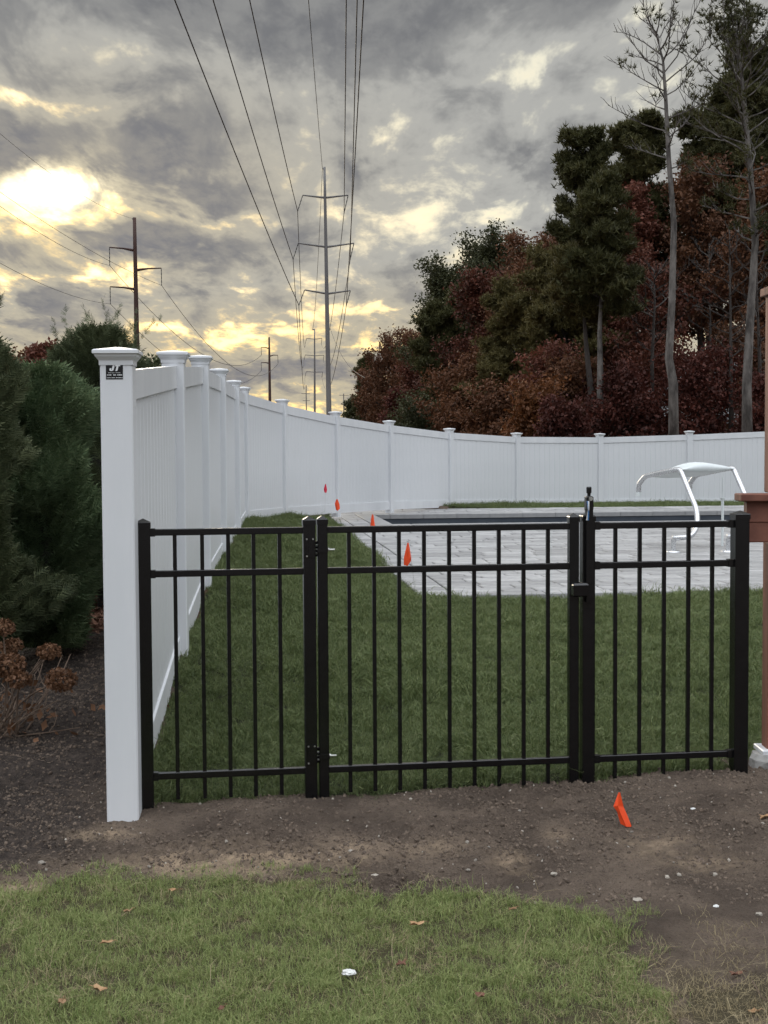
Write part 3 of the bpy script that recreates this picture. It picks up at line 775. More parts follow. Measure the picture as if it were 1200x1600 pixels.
# latch: tall tube on the latch post with lock and body
lz0 = P(914, 940, 6.0).z; lz1 = P(914, 775, 6.0).z; lpx = fline(916); m3 = Matrix.Rotation(FRZ, 3, 'Z'); fo = Vector(m3 @ Vector((0, -.037, 0)))
latch = thing('gate_latch', lpx + fo + Vector((0, 0, lz0)), 'tall black magnetic gate latch with knob on the latch post', 'latch')
lg = Geo(); prof = [(.0135, lz0 - .0), (.0145, lz0 + .02), (.0145, lz1 - .06), (.0155, lz1 - .055), (.0155, lz1 - .004), (.011, lz1)]
lg.squares(lpx + fo, prof, FRZ); obj('latch_tube', lg, MT['black'], latch)
kg = Geo(); q = lpx + fo; kg.tube([q + Vector((0, 0, z_)) for z_ in (lz1, lz1 + .012)], .0075, 10); kg.tube([q + Vector((0, 0, z_)) for z_ in (lz1 + .012, lz1 + .016, lz1 + .036, lz1 + .040)], [.010, .0115, .0115, .009], 10)
obj('knob', kg, MT['black'], latch)
lk = Geo(); q = lpx + fo + Vector((0, 0, P(916, 779, 6).z)) + m3 @ Vector((.002, -.0155, 0)); lk.tube([q, q + m3 @ Vector((0, -.010, 0))], .0085, 10); obj('lock', lk, MT['bolt'], latch)
zb_ = P(903, 920, 6.0).z; bx = fline(901)
bo = Geo().squares(bx + fo * .9 + Vector((0, 0, zb_)), [(.026, -.030), (.033, -.024), (.034, .020), (.027, .028)], FRZ)
bo.box(fline(910) + fo * .95 + Vector((0, 0, zb_)), (.022, .014, .030), FRZ); obj('latch_body', bo, MT['black'], latch)
tg = Geo()
def ribbon(gg, pts, w, th, axis_, mi=0):
    pts = [Vector(p) for p in pts]; vs = []; ax = Vector(axis_).normalized() * w / 2
    for p in pts:
        for s_, t_ in ((-1, -1), (1, -1), (1, 1), (-1, 1)): vs.append(p + ax * s_ + Vector((0, th / 2 * t_, 0)))
    fs = []
    for i in range(len(pts) - 1):
        for k in range(4):
            a = i * 4 + k; b2 = i * 4 + (k + 1) % 4; fs.append((a, b2, b2 + 4, a + 4))
    fs += [(3, 2, 1, 0), tuple(range(len(vs) - 4, len(vs)))]
    gg.add(vs, fs, mi)
for (dx, mi, x1) in ((.001, 0, 919), (.006, 1, 917)):
    q0 = P(917.5, 783, 5.94) + Vector((dx, 0, 0)); q1 = P(919.5, 797, 5.935); q2 = P(x1, 813, 5.94)
    ribbon(tg, [q0, q1, q2], .006, .001, (1, 0, 0), mi)
tg_o = obj('tape_strip', tg, [MT['blue'], MT['print']]); tag(tg_o, 'thin blue and white strip dangling from the gate latch lock', 'strip')

# ------------------------------------------------------------------ wooden deck edge and concrete footing at the right
dk_Y = 6.32
dk = thing('deck_railing', (P(1210, 1173, dk_Y).x, dk_Y, P(1210, 1173, dk_Y).z), 'red-brown stained wooden deck post and beam at the right edge', 'deck')
def at_box(x0, x1, y0, y1, Y, depth, name, mt, parent, cham=.004):
    a = P(x0, y0, Y); c_ = P(x1, y1, Y); cx, czz = (a.x + c_.x) / 2, (a.z + c_.z) / 2; hx, hz = abs(c_.x - a.x) / 2, abs(a.z - c_.z) / 2
    gg = Geo(); vs = []
    for (kx, z_) in ((cham, -hz), (0, -hz + cham), (0, hz - cham), (cham, hz)):
        for sx, sy in ((-1, -1), (1, -1), (1, 1), (-1, 1)): vs.append((cx + sx * (hx - kx), Y + depth / 2 + sy * (depth / 2 - kx), czz + z_))
    fs = []
    for r in range(3):
        for k in range(4):
            p_ = r * 4 + k; q_ = r * 4 + (k + 1) % 4; fs.append((p_, q_, q_ + 4, p_ + 4))
    fs += [(3, 2, 1, 0), (12, 13, 14, 15)]
    gg.add(vs, fs); return obj(name, gg, mt, parent, org=(cx, Y, czz))
at_box(1201, 1234, 848, 1172, dk_Y, .09, 'post', MT['redwood_v'], dk)
at_box(1205, 1237, 454, 770, dk_Y, .09, 'post', MT['redwood_v'], dk)
at_box(1202, 1460, 446, 458, dk_Y - .03, .15, 'handrail', MT['redwood'], dk)
for py in (560, 650): at_box(1226, 1460, py, py + 12, dk_Y + .03, .04, 'railing_bar', MT['redwood'], dk)
at_box(1158, 1460, 772, 782, dk_Y - .09, .12, 'deck_board', MT['redwood'], dk)
at_box(1167, 1460, 783, 815, dk_Y - .05, .05, 'beam', MT['redwood'], dk)
at_box(1169, 1460, 816, 846, dk_Y - .046, .05, 'beam', MT['redwood'], dk)
at_box(1166, 1460, 785, 846, dk_Y + 1.5, .05, 'beam', MT['redwood'], dk)
at_box(1192, 1238, 1173, 1181, dk_Y - .035, .16, 'plate', MT['pvc'], dk)
fp = P(1207, 1196, dk_Y - .045); foot = Geo(); rf = random.Random(4)
vs = []
for (k, z_) in ((.088, -.12), (.095, -.02), (.092, .022), (.075, .045)):
    for a in range(10):
        t = a / 10 * 2 * pi; q = k * (1 + rf.uniform(-.08, .08)); vs.append((fp.x + cos(t) * q, fp.y + .06 + sin(t) * q, fp.z + z_ + rf.uniform(-.004, .004)))
foot.add(vs, [(r * 10 + k, r * 10 + (k + 1) % 10, (r + 1) * 10 + (k + 1) % 10, (r + 1) * 10 + k) for r in range(3) for k in range(10)] + [tuple(range(30, 40))])
ft = obj('concrete_footing', foot, MT['concrete'], org=fp); tag(ft, 'rough grey concrete footing under the wooden deck post', 'footing')

# ------------------------------------------------------------------ pool seat frame on the patio
def curve(pts, n=6):
    """rounded polyline"""
    pts = [Vector(p) for p in pts]; out = [pts[0]]
    for i in range(1, len(pts) - 1):
        a, b_, c_ = pts[i - 1], pts[i], pts[i + 1]; r = min((b_ - a).length, (c_ - b_).length) * .42
        s_ = b_ + (a - b_).normalized() * r; e = b_ + (c_ - b_).normalized() * r
        for k in range(n + 1):
            t = k / n; out.append(s_ * (1 - t) ** 2 + b_ * 2 * t * (1 - t) + e * t * t)
    out.append(pts[-1]); return out
bf = P(1052, 863, 16.3)
fr = thing('pool_stand', (bf.x, bf.y, PZ), 'bent silver tube stand with a white top on the patio', 'pool stand')
tube1 = [P(1052, 858, 16.3), P(1052.5, 841, 16.3), P(1080, 839, 16.3), P(1090, 822, 16.4), P(1089, 797, 16.5), P(1063, 733, 16.9), P(1050, 735, 17.0), P(1008, 744, 17.4), P(998, 757, 17.5), P(998, 771, 17.5)]
off = Vector((.635, 0, .012))
for k in range(2):
    gg = Geo(); pts = [p + off * k for p in tube1]
    up = pts[:2]; foot_ = Geo().tube([Vector((pts[0].x, pts[0].y, PZ)), pts[1] + Vector((0, 0, -.01))], .030, 12); foot_.tube([Vector((pts[0].x, pts[0].y, PZ + .001)), Vector((pts[0].x, pts[0].y, PZ + .016))], [.085, .075], 16)
    gg.tube(curve([pts[1] + Vector((-.015, 0, 0))] + pts[2:]), .031, 12)
    t_ = obj('rail_tube', gg, MT['alu'], fr, smooth=True); obj('socket', foot_, MT['alu'], fr)
    cg = Geo().tube([pts[-1] + Vector((0, 0, -.035)), pts[-1] + Vector((0, 0, .015))], .034, 12); obj('end_cap', cg, MT['sheet'], t_)
sg = Geo(); n1_, n2_ = 12, 8; vs = []
a0, a1 = P(1063, 735, 16.85) + Vector((.02, 0, .005)), P(1012, 745, 17.4)
for top in (0, 1):
    for i in range(n1_ + 1):
        for j in range(n2_ + 1):
            s_ = i / n1_; t = j / n2_; p = (a0.lerp(a1, t)) + off * s_; arch = .125 * sin(pi * s_)
            vs.append(p + Vector((0, 0, arch * (1 if top else -.35) * (sin(pi * min(max(t, .0), 1)) * .5 + .5))))
W2 = (n1_ + 1) * (n2_ + 1); fs = []
for i in range(n1_):
    for j in range(n2_):
        a = i * (n2_ + 1) + j; fs.append((a, a + 1, a + n2_ + 2, a + n2_ + 1)); fs.append((W2 + a, W2 + a + n2_ + 1, W2 + a + n2_ + 2, W2 + a + 1))
for i in range(n1_):
    for j in (0, n2_):
        a = i * (n2_ + 1) + j; fs.append((a, a + n2_ + 1, W2 + a + n2_ + 1, W2 + a))
sg.add(vs, fs); obj('top_panel', sg, MT['sheet'], fr, smooth=True)
kg = Geo(); q0 = P(1129, 745, 17.2); q1 = P(1129, 778, 17.2)
kg.tube([q0, q1], .007, 8); kg.tube([q1, q1 + Vector((0, 0, -.03)), P(1129, 808, 17.2), Vector((q1.x, q1.y, PZ))], [.034, .018, .016, .016], 10); obj('centre_rod', kg, MT['sheet'], fr)

# ------------------------------------------------------------------ marking flags
def flag(basep, tip, outline, mt, label, name='marking_flag'):
    basep = Vector(basep); t = thing(name, basep, label, 'marking flag', 'small marking flags on wires')
    tip = Vector(tip); gg = Geo().tube([basep + Vector((0, 0, -.05)), (basep + tip) / 2 + Vector((.004, 0, 0)), tip], .0014, 5); obj('wire', gg, MT['bolt'], t)
    fg = Geo(); n = len(outline[0]); vs = []
    rows_ = len(outline)
    for r in outline:
        for p in r: vs.append(Vector(p))
    k = len(vs); vs += [v_ + Vector((0, .0015, 0)) for v_ in vs]
    fs = []
    for i in range(rows_ - 1):
        for j in range(n - 1):
            a = i * n + j; fs.append((a, a + 1, a + n + 1, a + n)); fs.append((k + a, k + a + n, k + a + n + 1, k + a + 1))
    rim = [j for j in range(n)] + [i * n + n - 1 for i in range(1, rows_)] + [(rows_ - 1) * n + j for j in range(n - 2, -1, -1)] + [i * n for i in range(rows_ - 2, 0, -1)]
    for a, c_ in zip(rim, rim[1:] + rim[:1]): fs.append((c_, a, a + k, c_ + k))
    fg.add(vs, fs); obj('cloth', fg, mt, t)
def droop(pts_rows, Y, amp=.012):
    out = []
    for r in pts_rows: out.append([P(x, y, Y) + Vector((0, amp * (-1) ** i, 0)) for i, (x, y) in enumerate(r)])
    return out
def zflag(px, py, Y, mt, label, rows_, topx, topy):
    c_ = P(px, py, Y); z = PZ if (uv_of(c_.x, c_.y)[0] > 0 and uv_of(c_.x, c_.y)[1] > 0) else gz(c_.x, c_.y)
    flag((c_.x, c_.y, z), P(topx, topy, Y), droop(rows_, Y - .005), mt, label)
zflag(650, 926, 11.95, MT['flag'], 'drooping orange marking flag nearest the patio corner, above the middle rail', [[(636.5, 848), (637.5, 847.5), (639, 849)], [(633.5, 861), (638, 860), (641, 861)], [(631, 872), (638, 873), (643, 873)], [(631, 883), (637, 884), (642, 877)]], 638, 848)
zflag(590, 868, 16.0, MT['flag'], 'slim orange marking flag standing just above the gate top rail', [[(581, 804), (582.5, 803.5), (583.5, 805)], [(579.5, 812), (582.5, 812), (584.5, 812)], [(578.5, 822), (582, 823), (586, 822)]], 582, 804)
zflag(531, 809, 22.0, MT['flag'], 'orange marking flag at the far left corner of the patio', [[(525.5, 780), (527, 779.5), (528, 781)], [(523, 787), (527, 787), (530.5, 788)], [(525, 797), (527.5, 798), (531, 795)]], 527, 780)
zflag(506, 787, 21.7, MT['flag2'], 'small pink-red marking flag in front of the white fence', [[(508, 756.5), (509, 756), (509.5, 757)], [(506, 764), (508.5, 764), (511, 765)], [(506.5, 769), (508.5, 770), (510, 770)]], 509, 756.5)
p_ = P(962, 1300, 5.42); zf = gz(p_.x, p_.y)
flag((p_.x, p_.y, zf), P(968, 1239, 5.40), droop([[(967, 1239), (968.5, 1237.5), (970, 1242)], [(959, 1261), (965, 1258), (975, 1262)], [(965, 1270), (970, 1272), (980, 1273)], [(970, 1288), (978, 1291), (988, 1293)]], 5.4, .008), MT['flag'], 'orange marking flag drooping on the bare soil in front of the fence')

# ------------------------------------------------------------------ power line poles and wires
def steel_pole(px, top, Y, arms, label, tipdx=(0, 0)):
    sc = Y / FPX; zb = .2; b0 = P(px[1], 690, Y); tp = P(px[0], top, Y); b0.z = zb; b0.x = b0.x + (b0.x - tp.x) * .12
    t = thing('transmission_pole', b0, label, 'power pole', 'grey steel transmission poles')
    n = 10; gg = Geo(); w0, w1 = (4.6 * sc, 1.9 * sc) if Y < 200 else (2.2 * sc, .9 * sc)
    gg.tube([b0.lerp(tp, k / n) for k in range(n + 1)], [w0 + (w1 - w0) * k / n for k in range(n + 1)], 12); obj('shaft', gg, MT['steel_pole'], t, smooth=True)
    ag = Geo(); q = tp + Vector((0, 0, -.15)); ag.tube([q, q + Vector((-3.2 * sc, 0, .0))], 1.0 * sc, 6); obj('peak_bracket', ag, MT['steel_pole'], t)
    tips = [q + Vector((-3.2 * sc, 0, 0))]
    for (jx, jy, lx, ly, rx, ry, ins) in arms:
        j = P(jx, jy, Y)
        for (ex, ey, s_) in ((lx, ly, 0), (rx, ry, 1)):
            e = P(ex, ey, Y); a = obj('cross_arm', Geo().tube([j, e], [(1.7 if Y < 200 else .6) * sc, (1.0 if Y < 200 else .45) * sc], 6), MT['steel_pole'], t)
            tip = P(ins[s_][0], ins[s_][1], Y)
            ig = Geo(); L = 9; pts = [e.lerp(tip, k / L) for k in range(L + 1)]; ig.tube(pts, [(.9 if k % 2 else .5) * sc * (1 if Y < 200 else .5) for k in range(L + 1)], 6)
            obj('insulator', ig, MT['wire'], a); tips.append(tip)
    return tips
n1t = steel_pole((507, 514.5), 261, 130, [(508, 309, 473, 305, 544, 305, ((465, 330), (537.5, 333))), (510, 386, 466, 380, 553, 380, ((458, 405), (547, 406))), (511.5, 459, 476, 453, 547.5, 454, ((467, 477), (541, 478)))],
                 'tallest grey steel transmission pole with three pairs of cross arms')
n2t = steel_pole((491.5, 492), 514, 330, [(491.5, 530, 479, 528.5, 503, 528.5, ((477, 537), (502, 538))), (491.7, 556, 477, 554.5, 506, 555, ((475, 563), (505, 564))), (492, 581.5, 478.5, 580.5, 504, 581, ((476.5, 589), (503, 590)))],
                 'farther grey steel transmission pole just left of the tallest pole')
def rust_pole(x0, x1, top, Y, arms, label):
    sc = Y / FPX; b0 = P(x1, 690, Y); tp = P(x0, top, Y); b0.z = .2; b0.x += (b0.x - tp.x) * .1
    t = thing('transmission_pole', b0, label, 'power pole', 'dark rust-brown transmission poles')
    w0, w1 = (5.2, 2.6) if Y < 150 else (3.2, 1.3)
    obj('shaft', Geo().tube([b0.lerp(tp, k / 8) for k in range(9)], [sc * (w0 + (w1 - w0) * k / 8) for k in range(9)], 12), MT['rust_pole'], t, smooth=True)
    q = tp + Vector((0, 0, -.1)); ag = Geo().tube([q, q + Vector((-3 * sc if Y < 150 else -1.2 * sc, 0, 0))], 1.2 * sc if Y < 150 else .5 * sc, 6); obj('peak_bracket', ag, MT['rust_pole'], t)
    tips = [q]
    for (jx, jy, ex, ey, iy) in arms:
        j = P(jx, jy, Y); e = P(ex, ey, Y); m_ = j.lerp(e, .45) + Vector((0, 0, .9 * sc))
        a = obj('cross_arm', Geo().tube([j, m_, e], [2.2 * sc if Y < 150 else 1.1 * sc, 1.3 * sc if Y < 150 else .7 * sc, .9 * sc if Y < 150 else .5 * sc], 6), MT['rust_pole'], t)
        tip = P(ex + .5, iy, Y); pts = [e.lerp(tip, k / 9) for k in range(10)]
        obj('insulator', Geo().tube(pts, [sc * (.85 if k % 2 else .5) * (1 if Y < 150 else .6) for k in range(10)], 6), MT['wire'], a); tips.append(tip)
    return tips
l1t = rust_pole(210, 217, 340, 100, [(208, 391, 171, 386.5, 415), (214, 422, 252, 419, 446), (211, 452, 172, 448, 475)], 'large rust-brown power pole behind the white fence at left')
l2t = rust_pole(420.5, 422.5, 527, 250, [(420, 544.5, 408, 542.5, 555), (421.5, 556.5, 434, 555, 568), (421.5, 568, 408, 566.5, 579)], 'distant dark power pole seen above the curve of the fence')
for (x, top, Y, arms_, lb) in ((478.3, 602, 600, ((471, 484, 615), (473, 484, 626)), 'tiny far power pole left of the farther steel pole'), (537, 615, 420, ((530, 545, 617.5),), 'small far utility pole by the edge of the woods')):
    sc = Y / FPX; tp = P(x, top, Y); b0 = Vector((tp.x, Y, .2)); t = thing('utility_pole', b0, lb, 'utility pole')
    obj('shaft', Geo().tube([b0, tp], [1.1 * sc, .7 * sc], 8), MT['steel_pole'], t)
    for (a, c_, y_) in arms_: obj('cross_arm', Geo().tube([P(a, y_, Y), P(c_, y_, Y)], .45 * sc, 6), MT['steel_pole'], t)
wire_no = 0
def wire(a, b_, sag, rad, label, n=40, rad2=None):
    pts = []
    for k in range(n + 1):
        t = k / n; p = a.lerp(b_, t); p.z -= 4 * sag * t * (1 - t); pts.append(p)
    rad2 = rad2 or rad
    o = obj('power_line', Geo().tube(pts, [rad + (rad2 - rad) * k / n for k in range(n + 1)], 5), MT['wire'], org=a); tag(o, label, 'power line', 'overhead power lines')
names = ['shield wire', 'top left', 'top right', 'middle left', 'middle right', 'lowest left', 'lowest right']
# near spans: on over the photographer to the next pole behind
yz = {0: (482, 62), 1: (390, 62), 2: (541, 60), 3: (333, 58), 4: (558, 58), 5: (273, 52), 6: (568, 52)}
for k, tip in enumerate(n1t):
    x, Yn = yz[k]; q = P(x, 0, Yn); d = q - tip; e = tip + d * ((tip.y + 25) / (tip.y - q.y))
    sag = 1.2; t0 = (q - tip).length / (e - tip).length
    e = tip + (Vector((q.x, q.y, q.z + 4 * sag * t0 * (1 - t0))) - tip) / t0
    wire(tip, e, sag, .034 if k else .022, 'power line coming overhead from %s of the tallest steel pole ' % ('the peak' if k == 0 else 'the ' + names[k] + ' arm'), 60, .020 if k else .014)
for k, (a, c_) in enumerate(zip(n1t, n2t)):
    wire(a, c_, 5.0 if k else 3.0, .030 if k else .02, 'distant wire from %s of the tallest to the farther pole' % ('the peak' if k == 0 else 'the ' + names[k] + ' arm'), 40, .045)
wire(n1t[0] + Vector((0, 0, -14.5)) + Vector((.6, 0, 0)), P(570, 590, 75), .8, .018, 'thin guy wire slanting right from the tallest steel pole to the woods', 20)
nl = ['the peak', 'the upper left arm', 'the right arm', 'the lower left arm']
for k, (a, c_) in enumerate(zip(l1t, l2t)):
    if k: wire(a, c_, 4.0, .018, 'power line from %s of the rust-brown pole to the distant dark pole' % nl[k], 40, .04)
for k, (x, y, Yn) in {1: (0, 322, 62), 2: (0, 300, 66), 3: (0, 411, 66)}.items():
    a = l1t[k]; q = P(x, y, Yn); e = a + (q - a) * 1.6; sag = .9; t0 = 1 / 1.6; e.z += 4 * sag * t0 * (1 - t0) / t0
    wire(a, e, sag, .013, 'wire from %s of the rust-brown pole leading out of frame left' % nl[k], 30, .011)
a = l1t[0]; q = P(5, 190, 55); wire(a, a + (q - a) * 1.3, .8, .009, 'thin faint wire rising from the rust-brown pole top to upper left', 30, .008)

# ------------------------------------------------------------------ trees
class RN(random.Random): pass
def leafquads(gg, pos, size, r, mi=0, asp=.62):
    n = len(pos); a = r.normal(size=(n, 3)); a /= np.linalg.norm(a, axis=1)[:, None]; t = r.normal(size=(n, 3)); b_ = np.cross(a, t); b_ /= np.linalg.norm(b_, axis=1)[:, None]
    s_ = size * r.uniform(.6, 1.35, n)[:, None]; A_ = a * s_ * .5; B_ = b_ * s_ * .5 * asp
    vs = np.stack([pos - A_, pos + B_, pos + A_, pos - B_], 1).reshape(-1, 3)
    gg.add(vs, np.arange(4 * n).reshape(n, 4), mi)
def needles(gg, pos, axis_, L, k, width, r, mi=0, spread=.8):
    n = len(pos); P_ = np.repeat(pos, k, 0); D = np.repeat(axis_, k, 0) + r.normal(size=(n * k, 3)) * spread; D /= np.linalg.norm(D, axis=1)[:, None]
    T = np.cross(D, r.normal(size=(n * k, 3))); T /= np.linalg.norm(T, axis=1)[:, None]; l = L * r.uniform(.6, 1.15, (n * k, 1))
    vs = np.stack([P_ - T * width, P_ + T * width, P_ + D * l], 1).reshape(-1, 3)
    gg.add(vs, np.arange(3 * n * k).reshape(-1, 3), mi)
def limb(r, p, az, el, L, curl=.25, n=4, wob=.18):
    pts = [Vector(p)]; d = Vector((cos(az) * cos(el), sin(az) * cos(el), sin(el)))
    for i in range(n):
        d = (d + Vector((r.gauss(0, wob), r.gauss(0, wob), r.gauss(0, wob) * .6 + curl / n))).normalized(); pts.append(pts[-1] + d * L / n)
    return pts
def tree(name, px, ytop, wpx, Y, kind, leaf, lo, label, cat='tree', dens=1.0, lsize=None, group='trees of the woods beyond the fence', base=None, seed=None, lean=0.0, twist=1.0, nl=None, barkm='bark_dark', trunk_r=None, path=None, flat=1.0):
    seed = seed if seed is not None else int(px * 7 + Y * 13 + ytop); r = random.Random(seed); nr = np.random.default_rng(seed)
    zb = .2 if base is None else base; top = P(px, ytop, Y); H = top.z - zb; R = wpx / FPX * Y / 2
    b0 = Vector((top.x - lean, Y, zb)); t = thing(name, b0, label, cat, group)
    if not path: top = top - Vector((0, 0, R * (.28 if kind == 'pine' else .95)))
    if path: tp = [P(x, y, Y) for x, y in path]; tp[0].z = zb - .1
    else:
        tp = [b0.lerp(top, k / 8) + Vector((r.gauss(0, .012 * H), r.gauss(0, .012 * H), 0)) * (0 if k in (0, 8) else 1) for k in range(9)]; tp[0].z -= .1
    tr0 = trunk_r or (.018 * H + .04); nt = len(tp)
    tg_ = Geo(); tg_.tube(tp, [tr0 * (1.15 if k == 0 else 1) * (1 - .88 * k / (nt - 1)) for k in range(nt)], 8)
    lg_ = Geo(); cg_ = Geo()
    def on_trunk(f):
        z = f * (nt - 1); i = min(int(z), nt - 2); return tp[i].lerp(tp[i + 1], z - i)
    nl = nl or (int(22 * dens + 8) if kind == 'pine' else int(30 * dens + 8)); clusters = []; dirs = []
    for i in range(nl):
        f = lo + (1 - lo) * ((i + r.random()) / nl) ** .9; f = min(f, .985); az = i * 2.399 + r.uniform(-.4, .4); s_ = (f - lo) / (1 - lo)
        if kind == 'pine': prof = (.50 + .5 * min(1, s_ * 3.5)) * (1 - s_ * .62) if s_ > .0 else .4; el = .05 + s_ * .7
        elif kind == 'bare': prof = .35 + .75 * math.sin(pi * min(1, s_ * 1.05)) ; el = .15 + s_ * .6
        else: prof = math.sqrt(max(.06, 1 - (2 * s_ - .85) ** 2 / 1.6)); el = .05 + s_ * 1.15
        L = R * prof * (r.uniform(.55, 1.2) if kind == 'pine' else r.uniform(.6, 1.0 + .2 * twist))
        p = on_trunk(f); c_ = {'pine': .35, 'bare': .42}.get(kind, .3); lp_ = limb(r, p, az, el, L / max(.35, cos(el) * .8 + .2), c_, 5)
        lr = max(.030 if kind == 'bare' else .012, tr0 * .30 * (1 - .6 * f)) * (1 if Y > 30 else .3); lg_.tube(lp_, [lr * (1 - .8 * k / 5) for k in range(6)], 4, cap=False)
        nt_ = 7 if kind != 'bare' else 9
        for j in range(nt_):
            q = .30 + .70 * (j + r.random()) / nt_; ii = min(int(q * 5), 4); sp_ = lp_[ii].lerp(lp_[ii + 1], q * 5 - ii)
            d = (lp_[ii + 1] - lp_[ii]).normalized(); az2 = math.atan2(d.y, d.x) + r.choice((-1, 1)) * r.uniform(.4, 1.1); L2 = L * r.uniform(.18, .42) * (1.25 - q * .6)
            tw = limb(r, sp_, az2, math.asin(max(-1, min(1, d.z))) + r.uniform(-.15, .5), L2, .25, 3, .2)
            lg_.tube(tw, [lr * .45, lr * .38, lr * .28, lr * .2], 3, cap=False)
            for z in (tw[1], tw[2], tw[3]): clusters.append(z); dirs.append((tw[3] - tw[0]).normalized())
        clusters.append(lp_[-1]); dirs.append(d)
    cl = np.array([tuple(c_) for c_ in clusters]); dr = np.array([tuple(d) for d in dirs])
    if kind == 'pine':
        k = max(2, int(7 * dens)); sg_ = .15 * R ** .4
        pos = np.repeat(cl, k, 0) + nr.normal(size=(len(cl) * k, 3)) * [sg_, sg_, sg_ * .45]; ax = np.repeat(dr, k, 0) * .4 + [0, 0, .55]
        L_ = lsize or .30; needles(cg_, pos, ax, L_, 10, .014 + Y * .00026, nr, 0, .65)
    elif kind == 'bare':
        if leaf:
            keep = nr.random(len(cl)) < dens; pos = np.repeat(cl[keep], 3, 0) + nr.normal(size=(keep.sum() * 3, 3)) * .10
            needles(cg_, pos, np.repeat(dr[keep], 3, 0) * .5 + [0, 0, .3], lsize or .2, 9, .016, nr, 0, .8)
    else:
        k = max(4, int(22 * dens)); sg_ = .17 * R ** .6
        pos = np.repeat(cl, k, 0) + nr.normal(size=(len(cl) * k, 3)) * [sg_, sg_, sg_ * .7]
        leafquads(cg_, pos, lsize or (.10 + Y * .0009), nr)
    trk = obj('trunk', tg_, MT[barkm], t, smooth=True)
    obj('limbs', lg_, MT[barkm], trk)
    if cg_.n: obj('crown', cg_, MT[leaf], t)
    return t
T = tree
# far end of the woods, left to right
T('oak_tree', 549, 618, 34, 175, 'oak', 'oak_green', .0, 'tiny dark green tree at the far left end of the woods', dens=.6)
T('pine_tree', 573, 563, 56, 160, 'pine', 'pine', .1, 'small dark pine poking up at the far end of the woods', dens=1.1, lsize=.6)
T('oak_tree', 588, 580, 86, 150, 'oak', 'oak_brown', .02, 'brown-leaved oak low at the far end of the woods', dens=.9)
T('oak_tree', 612, 530, 104, 135, 'oak', 'oak_brown', .02, 'round russet-brown oak beside the far pine', dens=1.1)
T('oak_tree', 648, 500, 112, 120, 'oak', 'oak_brown', .02, 'brown oak with a notched top left of the tall green oak', dens=1.2)
T('oak_tree', 665, 560, 110, 108, 'oak', 'oak_red', .02, 'dull red oak below the tall green oak', dens=1.1)
T('maple_shrub', 622, 608, 56, 98, 'oak', 'maroon', .0, 'crimson shrub low above the fence at the far left of the woods', 'shrub', dens=.8)
T('oak_tree', 702, 402, 122, 98, 'oak', 'oak_green', .15, 'dark green oak whose lobed crown juts out at left', dens=1.3, twist=1.25)
T('oak_tree', 764, 356, 150, 92, 'oak', 'oak_green', .15, 'tall dark green oak behind the dark red oak', dens=1.5, twist=1.2)
T('pine_tree', 700, 470, 170, 88, 'pine', 'pine', .02, 'broad dark pine filling the middle left of the woods', dens=1.5, lsize=.36)
T('oak_tree', 770, 420, 150, 84, 'oak', 'oak_red', .05, 'dark red oak in the middle of the left slope of the woods', dens=1.5)
T('oak_tree', 838, 352, 170, 82, 'oak', 'oak_brown', .08, 'orange-brown oak beside the big pine', dens=1.6)
T('pine_tree', 800, 455, 190, 70, 'pine', 'pine_olive', .02, 'olive green pine with drooping pads below the orange-brown oak', dens=1.5, lsize=.30)
T('oak_tree', 735, 560, 150, 72, 'oak', 'oak_brown', .0, 'brown understorey oak above the third white fence post', dens=1.1)
T('pine_tree', 925, 200, 190, 66, 'pine', 'pine', .2, 'tall dark pine forming the left shoulder of the big trees', dens=1.7, lsize=.30)
T('pine_tree', 1010, 172, 190, 62, 'pine', 'pine', .3, 'tall dark pine behind the bare dead tree', dens=1.7, lsize=.30)
T('pine_tree', 880, 400, 210, 58, 'pine', 'pine_olive', .08, 'olive pine with wide lower pads left of the grey trunks', dens=1.5, lsize=.28)
T('oak_tree', 990, 285, 90, 60, 'oak', 'oak_rust', .45, 'rusty red oak crown between the two tall pines', dens=1.1)
T('oak_tree', 1100, 255, 150, 60, 'oak', 'oak_brown', .50, 'brown oak between the two slender tall trunks', dens=1.3)
T('pine_tree', 1175, 78, 250, 62, 'pine', 'pine', .42, 'dark dense pine top at the upper right behind the sparse pine', dens=1.9, lsize=.30)
T('pine_tree', 1105, 165, 190, 66, 'pine', 'pine', .42, 'dark pine crown filling in behind the two slender trunks', dens=1.7, lsize=.30)
T('oak_tree', 1195, 270, 150, 56, 'oak', 'oak_brown', .5, 'dark brown oak at the right edge of the woods', dens=1.1)
T('oak_tree', 1020, 390, 170, 56, 'oak', 'oak_red', .15, 'dark red oak behind the dead tree trunk', dens=.55)
T('oak_tree', 940, 330, 170, 76, 'oak', 'oak_green', .15, 'deep green oak in shade behind the tall pine', dens=1.0)
T('oak_tree', 1225, 330, 190, 66, 'oak', 'oak_brown', .25, 'brown oak cut off by the right edge of the photo', dens=1.0)
